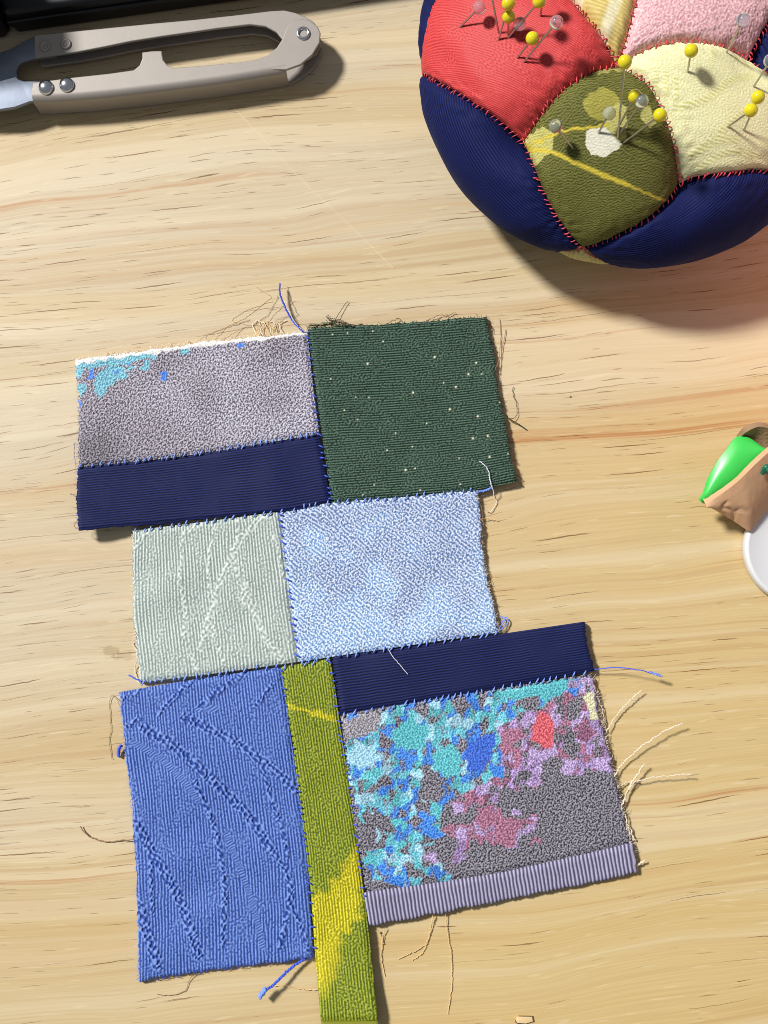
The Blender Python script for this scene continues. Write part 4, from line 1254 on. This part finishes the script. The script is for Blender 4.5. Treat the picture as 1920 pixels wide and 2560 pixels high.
PINS = [((1198, 19), (1160, 75), .012, 'c', "clear-headed pin nearest the outer edge of the red petal"),
        ((1271, 9), (1252, 106), .022, 'y', "yellow-headed pin on red petal, upper of the touching pair"),
        ((1271, 41), (1275, 96), .017, 'y', "yellow-headed pin on red petal, lower of the touching pair"),
        ((1299, 60), (1282, 94), .016, 'c', "clear-headed pin beside the touching yellow pair on the red petal"),
        ((1348, 3), (1277, 100), .020, 'y', "yellow-headed pin at the top frame edge over the red petal"),
        ((1391, 56), (1312, 163), .022, 'c', "clear-headed pin nearest the gold petal on the red silk"),
        ((1331, 96), (1297, 152), .016, 'y', "lone yellow-headed pin lowest on the red petal"),
        ((1361, -34), (1353, 49), .016, 'y', "pin on red petal with its head out of frame, right of centre"),
        ((1226, -24), (1252, 91), .018, 'y', "pin on red petal with its head out of frame, left of centre"),
        ((1562, 155), (1542, 348), .030, 'y', "tall yellow-headed pin with its head over the petals' meeting point"),
        ((1728, 127), (1712, 188), .013, 'y', "lone yellow-headed pin high on the pale yellow petal"),
        ((1858, 50), (1815, 125), .015, 'c', "clear-headed pin over the pink petal"),
        ((1926, 152), (1877, 217), .016, 'c', "clear-headed pin cut by the right frame edge"),
        ((1895, 243), (1850, 328), .019, 'y', "yellow-headed pin at right of pale yellow petal, upper of two"),
        ((1877, 276), (1809, 321), .015, 'y', "yellow-headed pin at right of pale yellow petal, lower of two"),
        ((1587, 241), (1541, 325), .017, 'y', "yellow-headed pin half hidden by a clear head on olive petal"),
        ((1604, 253), (1546, 338), .021, 'c', "clear-headed pin in front of a yellow head on olive petal"),
        ((1523, 284), (1494, 337), .012, 'c', "clear-headed pin above the white spot of the olive petal"),
        ((1389, 315), (1431, 370), .012, 'c', "clear-headed pin at the left corner of the olive petal"),
        ((1650, 288), (1556, 359), .021, 'y', "yellow-headed pin at the right seam of the olive petal")]
for p_ in PINS: pin(*p_)

# ------------------------------------------------------------------ thread snips
snips = empty("thread_snips", at(400, 190, 0), "open thread snips with matt nickel handles and steel blades", "snips")
zA = lambda pts, z: np.array([at(a / 1.8433, b_ / 1.8433, z)[:2] for a, b_ in pts])
zB = lambda pts, z: np.array([at(a / 3.95, b_ / 3.95, z)[:2] for a, b_ in pts])
def sn(V):  # xy relative to the thing
    return np.asarray(V) - np.array(snips.location)[:2]

low_out = [(148, 466), (400, 452), (700, 420), (1000, 382), (1200, 350), (1320, 330), (1385, 298), (1440, 252), (1474, 195), (1477, 150), (1462, 118), (1430, 95), (1395, 86), (1358, 92), (1328, 112),
           (1314, 140), (1300, 180), (1275, 218), (1235, 252), (1180, 274), (1100, 286), (950, 300), (800, 312), (772, 300), (752, 275), (744, 232), (700, 234), (654, 240), (655, 268), (642, 300), (615, 322), (500, 338), (350, 354), (148, 380)]
up_out = [(155, 160), (400, 136), (700, 106), (900, 88), (1100, 66), (1250, 48), (1310, 45), (1360, 56), (1405, 74), (1445, 98), (1468, 128), (1474, 165), (1455, 205), (1415, 232), (1365, 235), (1325, 215),
          (1302, 182), (1272, 146), (1222, 120), (1150, 112), (1000, 130), (900, 145), (750, 166), (600, 190), (480, 215), (350, 240), (160, 266)]
ZT = .0072
def seg_smooth(pts, n=130):
    c = spline(np.vstack([pts, pts[:1]]), n)[:-1]
    return c
def flange(name, pts, z0, z1, mat=M_snips):
    # keep corners: subdivide lightly, no smoothing over the square ends
    P2 = sn(zA(pts, z1))
    o = link(name, plate_mesh(name, P2, z0, z1, .00028), mat, snips)
    return sharp(o, 40)
def flange_xy(name, P2, z0, z1, mat=M_snips):
    o = link(name, plate_mesh(name, P2, z0, z1, .00028), mat, snips)
    o.modifiers.new("weighted", 'WEIGHTED_NORMAL').keep_sharp = True
    return o
lowP, upP = sn(zA(low_out, ZT)), sn(zA(up_out, ZT - .0009))
low_edge = lowP[:6].copy()
def retract(Pp, k, dist):
    e = Pp[:k].copy(); t = np.gradient(e, axis=0); t /= np.linalg.norm(t, axis=1)[:, None]
    Pp[:k] += np.stack([-t[:, 1], t[:, 0]], 1) * dist * np.r_[np.ones(k - 1), .3][:, None]
low_bottom = lowP.copy()
retract(lowP, 6, .0016)
flange_xy("handle_plate", lowP, ZT - .0008, ZT)["label"] = "upper plate of the near handle with its stop tab"
flange_xy("handle_plate", low_bottom, .0002, .0010)["label"] = "lower plate of the near handle"
flange_xy("handle_plate", upP, ZT - .0018, ZT - .0010)["label"] = "upper plate of the far handle"
flange_xy("handle_plate", upP, .0012, .0020)["label"] = "lower plate of the far handle"
def web(edge, zlo, zhi, inward):
    e = spline(edge, 40)
    t = np.gradient(e, axis=0); t /= np.linalg.norm(t, axis=1)[:, None]
    nn = np.stack([-t[:, 1], t[:, 0]], 1) * inward
    a, b_ = e + nn * .00006, e + nn * .0009
    poly = np.vstack([a, b_[::-1]])
    o = link("handle_wall", plate_mesh("handle_wall", poly, zlo, zhi, .0001), M_snips, snips)
    return sharp(o, 40)
def folded_wall(edge):
    e = spline(edge, 60)
    t = np.gradient(e, axis=0); t /= np.linalg.norm(t, axis=1)[:, None]
    nn = np.stack([-t[:, 1], t[:, 0]], 1)
    prof = [(.0024, ZT + .00001), (.0021, ZT + .00003)] + [(.0018 - .0018 * math.sin(a), ZT + .00004 - .0018 + .0018 * math.cos(a)) for a in np.linspace(0, math.pi / 2, 9)] + [(0, .0035), (0, .0011)]
    G = np.array([[(*(p + q_ * f), z) for f, z in prof] for p, q_ in zip(e, nn)])
    o = link("handle_wall", grid_mesh("handle_wall", G), M_snips, snips)
    return o
folded_wall(low_edge)
web(upP[:7], .00205, ZT - .00185, -1)
# blades
bl_low = sn(zB([(560, 815), (310, 806), (240, 808), (190, 790), (165, 762), (150, 764), (0, 808), (-300, 860), (-700, 935), (-1060, 1010), (-1100, 1040), (-700, 1075), (-300, 1095), (0, 1090), (150, 1068), (300, 1012), (560, 985)], .0058))
bl_up = sn(zB([(560, 320), (340, 350), (120, 470), (-200, 590), (-600, 760), (-1060, 985), (-1080, 1010), (-700, 905), (-300, 830), (0, 800), (168, 756), (160, 690), (175, 650), (215, 612), (330, 575), (560, 560)], .0049))
sharp(link("blade", plate_mesh("blade", bl_low, .0050, .0062, .0002), M_blade, snips), 40)["label"] = "near steel blade"
sharp(link("blade", plate_mesh("blade", bl_up, .0036, .0048, .0002), M_blade, snips), 40)["label"] = "far steel blade"
def dome(r, h):
    return [(r * math.cos(a), h * math.sin(a)) for a in np.linspace(0, math.pi / 2 - .05, 10)] + [(1e-6, h)]
DOME = lathe_mesh("rivet", [(.0018, -.0004)] + dome(.0018, .0013), 32)
for px in ((115, 219), (167, 213)):
    o = link("rivet", DOME, M_steel, snips); o.location = Vector((*sn(at(*px, ZT)[:2]), ZT))
CRIMP = lathe_mesh("rivet", [(.0013, -.0003), (.0013, .0002), (.0011, .00045), (.0008, .0004), (.0006, .0001), (.00035, .00012), (1e-6, .0003)], 28)
for px in ((113, 116), (165, 111)):
    o = link("rivet", CRIMP, M_snips, snips); o.location = Vector((*sn(at(*px, ZT - .001)[:2]), ZT - .0010))
    o["label"] = "crimped rivet end"
PIV = lathe_mesh("pivot_rivet", [(.00165, -.0002), (.0016, .0003), (.00135, .0005), (.00105, .00045), (.0009, .0001), (.00085, -.0006)], 32)
o = link("pivot_rivet", PIV, M_steel, snips); o.location = Vector((*sn(at(758, 84, ZT)[:2]), ZT))
o2 = link("pivot_bore", lathe_mesh("pivot_bore", [(.0009, -.0002), (1e-6, -.0002)], 24), M_dark, o)

# ------------------------------------------------------------------ black case at the back
def build_case():
    A, B = at(-330, 142, 0)[:2], at(1010, -50, 0)[:2]          # its near lower edge
    d = (B - A) / np.linalg.norm(B - A); nn = np.array([-d[1], d[0]])
    L = np.linalg.norm(B - A)
    root = empty("black_case", (*(A + (B - A) * .5), 0), "long black plastic case lying behind the snips", "case")

    def block(name, x0, x1, w0, w1, h, r):
        def c(x, w): return A + d * x + nn * w - np.array(root.location)[:2]
        k = .0015
        pts = [c(x0 + k, w0), c(x1 - k, w0), c(x1, w0 + k), c(x1, w1 - k), c(x1 - k, w1), c(x0 + k, w1), c(x0, w1 - k), c(x0, w0 + k)]
        o = link(name, plate_mesh(name, pts, .0003, h, r), M_black, root)
        o.modifiers.new("weighted", 'WEIGHTED_NORMAL').keep_sharp = True
        return o
    xe = L * (330 + 30) / 1340.0
    block("case_body", xe + .0004, L, .0, .0125, .0095, .0014)
    block("end_block", 0, xe, -.0008, .0150, .030, .0016)
    z = np.linspace(0, 1, 40)
    rib = np.stack([A[0] + d[0] * (xe + .001 + (L - xe - .003) * z) - nn[0] * .0002, A[1] + d[1] * (xe + .001 + (L - xe - .003) * z) - nn[1] * .0002, np.full(40, .0062)], 1)
    link("lid_ridge", tubes_mesh("lid_ridge", [rib - np.array(root.location)], .0005, 8), M_black, root)
build_case()

# ------------------------------------------------------------------ milky lid and leather thimble
LID_C = at(2006, 1372, .004)
lid = empty("plastic_lid", (LID_C[0], LID_C[1], 0), "round milky white plastic lid under the leather thimble", "lid")
RL = np.linalg.norm(at(1864, 1372, .0035)[:2] - LID_C[:2])
link("lid_disc", lathe_mesh("lid_disc", [(RL * .97, .0003), (RL * .995, .0008), (RL, .0020), (RL * .997, .0030), (RL * .985, .0034), (RL * .95, .0036), (RL * .925, .0035), (RL * .91, .0034), (RL * .5, .0034), (1e-6, .0034)], 96), M_lid, lid)

zC = lambda a, b_: (1600 + a / 3.6875, 950 + b_ / 3.6875)
thimble = empty("thimble", at(*zC(1150, 1050), 0), "tan leather thimble with a bright green rubber insert", "thimble")
def strip(name, topc, botc, thick, mat, n=60, k=22, puff=.0008, dent=None, rough=.000016):
    """curved leather wall between an upper and a lower edge, given as (zoom x, zoom y, height mm)"""
    T = spline(np.array([(*zC(a, b_), h * 1e-3) for a, b_, h in topc]), n)
    B = spline(np.array([(*zC(a, b_), h * 1e-3) for a, b_, h in botc]), n)
    s = np.linspace(0, 1, k)[:, None]
    Wt, Wb = at(T[:, 0], T[:, 1], T[:, 2]), at(B[:, 0], B[:, 1], B[:, 2])
    G = Wt[None] * (1 - s[..., None]) + Wb[None] * s[..., None]
    tu = np.gradient(G, axis=1); tv = np.gradient(G, axis=0)
    nn = np.cross(tu, tv); nn /= np.linalg.norm(nn, axis=2)[..., None] + 1e-12
    if nn[k // 2, n // 2, 2] < 0: nn = -nn
    G = G + nn * (puff * np.sin(s * math.pi))[..., None]
    G = G + nn * (rough * band(k, n, .7, .5, 2.0, .6, seed=77))[..., None]
    if dent is not None: G = G + nn * dent(*proj(G))[..., None]
    back = G - nn * thick
    idx = np.arange(k * n).reshape(k, n)
    Q = [np.stack([idx[1:, :-1], idx[1:, 1:], idx[:-1, 1:], idx[:-1, :-1]], -1).reshape(-1, 4)]
    Q.append(Q[0][:, ::-1] + k * n)
    ring = np.r_[idx[0, :-1], idx[:-1, -1], idx[-1, :0:-1], idx[:0:-1, 0]]
    nx = np.roll(ring, -1)
    Q.append(np.stack([ring, nx, nx + k * n, ring + k * n], -1))
    V = np.vstack([G.reshape(-1, 3), back.reshape(-1, 3)])
    return sharp(link(name, raw_mesh(name, local(V, thimble), np.vstack(Q)), mat, thimble), 50)

def crescents(X, Y):
    d = np.zeros(X.shape)
    for pts in ([(760, 1185), (830, 1195), (872, 1240), (862, 1290)], [(870, 1250), (890, 1205), (950, 1195), (1000, 1215)], [(765, 1160), (800, 1130)]):
        d += np.exp(-(polydist(X, Y, [zC(*p) for p in pts]) / 4.0) ** 2)
    return -.00035 * np.clip(d, 0, 1)
strip("leather_wall", [(602, 1142, 9), (700, 1085, 10.5), (820, 1000, 12), (930, 910, 12.8), (1050, 790, 13.2), (1180, 672, 13.4), (1330, 560, 13), (1480, 500, 12)],
      [(604, 1150, 8.5), (760, 1240, 6.4), (900, 1325, 5.2), (1010, 1390, 4.6), (1070, 1330, 4.5), (1180, 1195, 4.4), (1360, 1000, 4.4), (1560, 800, 4.4)], .0014, M_leather, dent=crescents)
strip("leather_back", [(905, 560, 8.5), (960, 495, 11.5), (1040, 448, 13), (1110, 430, 13.4), (1180, 446, 13.6), (1300, 500, 13.4), (1480, 500, 12)],
      [(905, 610, 6), (960, 590, 7), (1040, 590, 8), (1120, 630, 8.5), (1200, 690, 8.5), (1320, 660, 8.5), (1480, 600, 8)], .0015, M_leather_in, puff=-.0004)
strip("rubber_insert", [(566, 1075, 7.0), (592, 1000, 8.5), (640, 890, 9.2), (720, 742, 9.8), (800, 640, 10.2), (890, 525, 10.2), (1010, 535, 10.4), (1190, 660, 10.8)],
      [(574, 1135, 7.2), (640, 1110, 8.2), (740, 1050, 9.0), (860, 960, 10.0), (960, 870, 10.6), (1060, 770, 11.0), (1130, 710, 11.2), (1200, 670, 11.2)], .0012, M_green, puff=.0009, rough=0.0)
knot = []
for i in range(7):
    a = i * .45
    pts = np.array([(*zC(1130 + 10 * i, 860 - 30 * math.sin(a)), .0128 + .0003 * math.cos(i)), (*zC(1165 + 10 * i, 800 + 12 * i), .0146), (*zC(1230 + 8 * i, 830 + 14 * i), .0138)])
    S_ = spline(pts, 14)
    knot.append(local(at(S_[:, 0], S_[:, 1], S_[:, 2]), thimble))
link("thread_knot", tubes_mesh("thread_knot", knot, .0006, 8), M_teal, thimble)

# ------------------------------------------------------------------ small scrap at the bottom edge and a speck
sc_ = empty("paper_scrap", at(1318, 2552, 0), "tiny pale scrap with a dark edge at the lower frame edge", "scrap")
q = lambda a, b_: (1180 + a / 5.53, 2400 + b_ / 5.53)
pl = np.array([at(*q(a, b_), .0006)[:2] for a, b_ in [(640, 775), (830, 778), (845, 850), (740, 880), (620, 870), (605, 830)]]) - np.array(sc_.location)[:2]
link("scrap_body", plate_mesh("scrap_body", pl, .0002, .0007, .0001), M_tan_thread, sc_)
link("dark_rim", tubes_mesh("dark_rim", [np.c_[spline(pl[:2], 12), np.full(12, .0006)], np.c_[spline(pl[3:], 16), np.full(16, .0006)]], .00011, 6), M_dark, sc_)
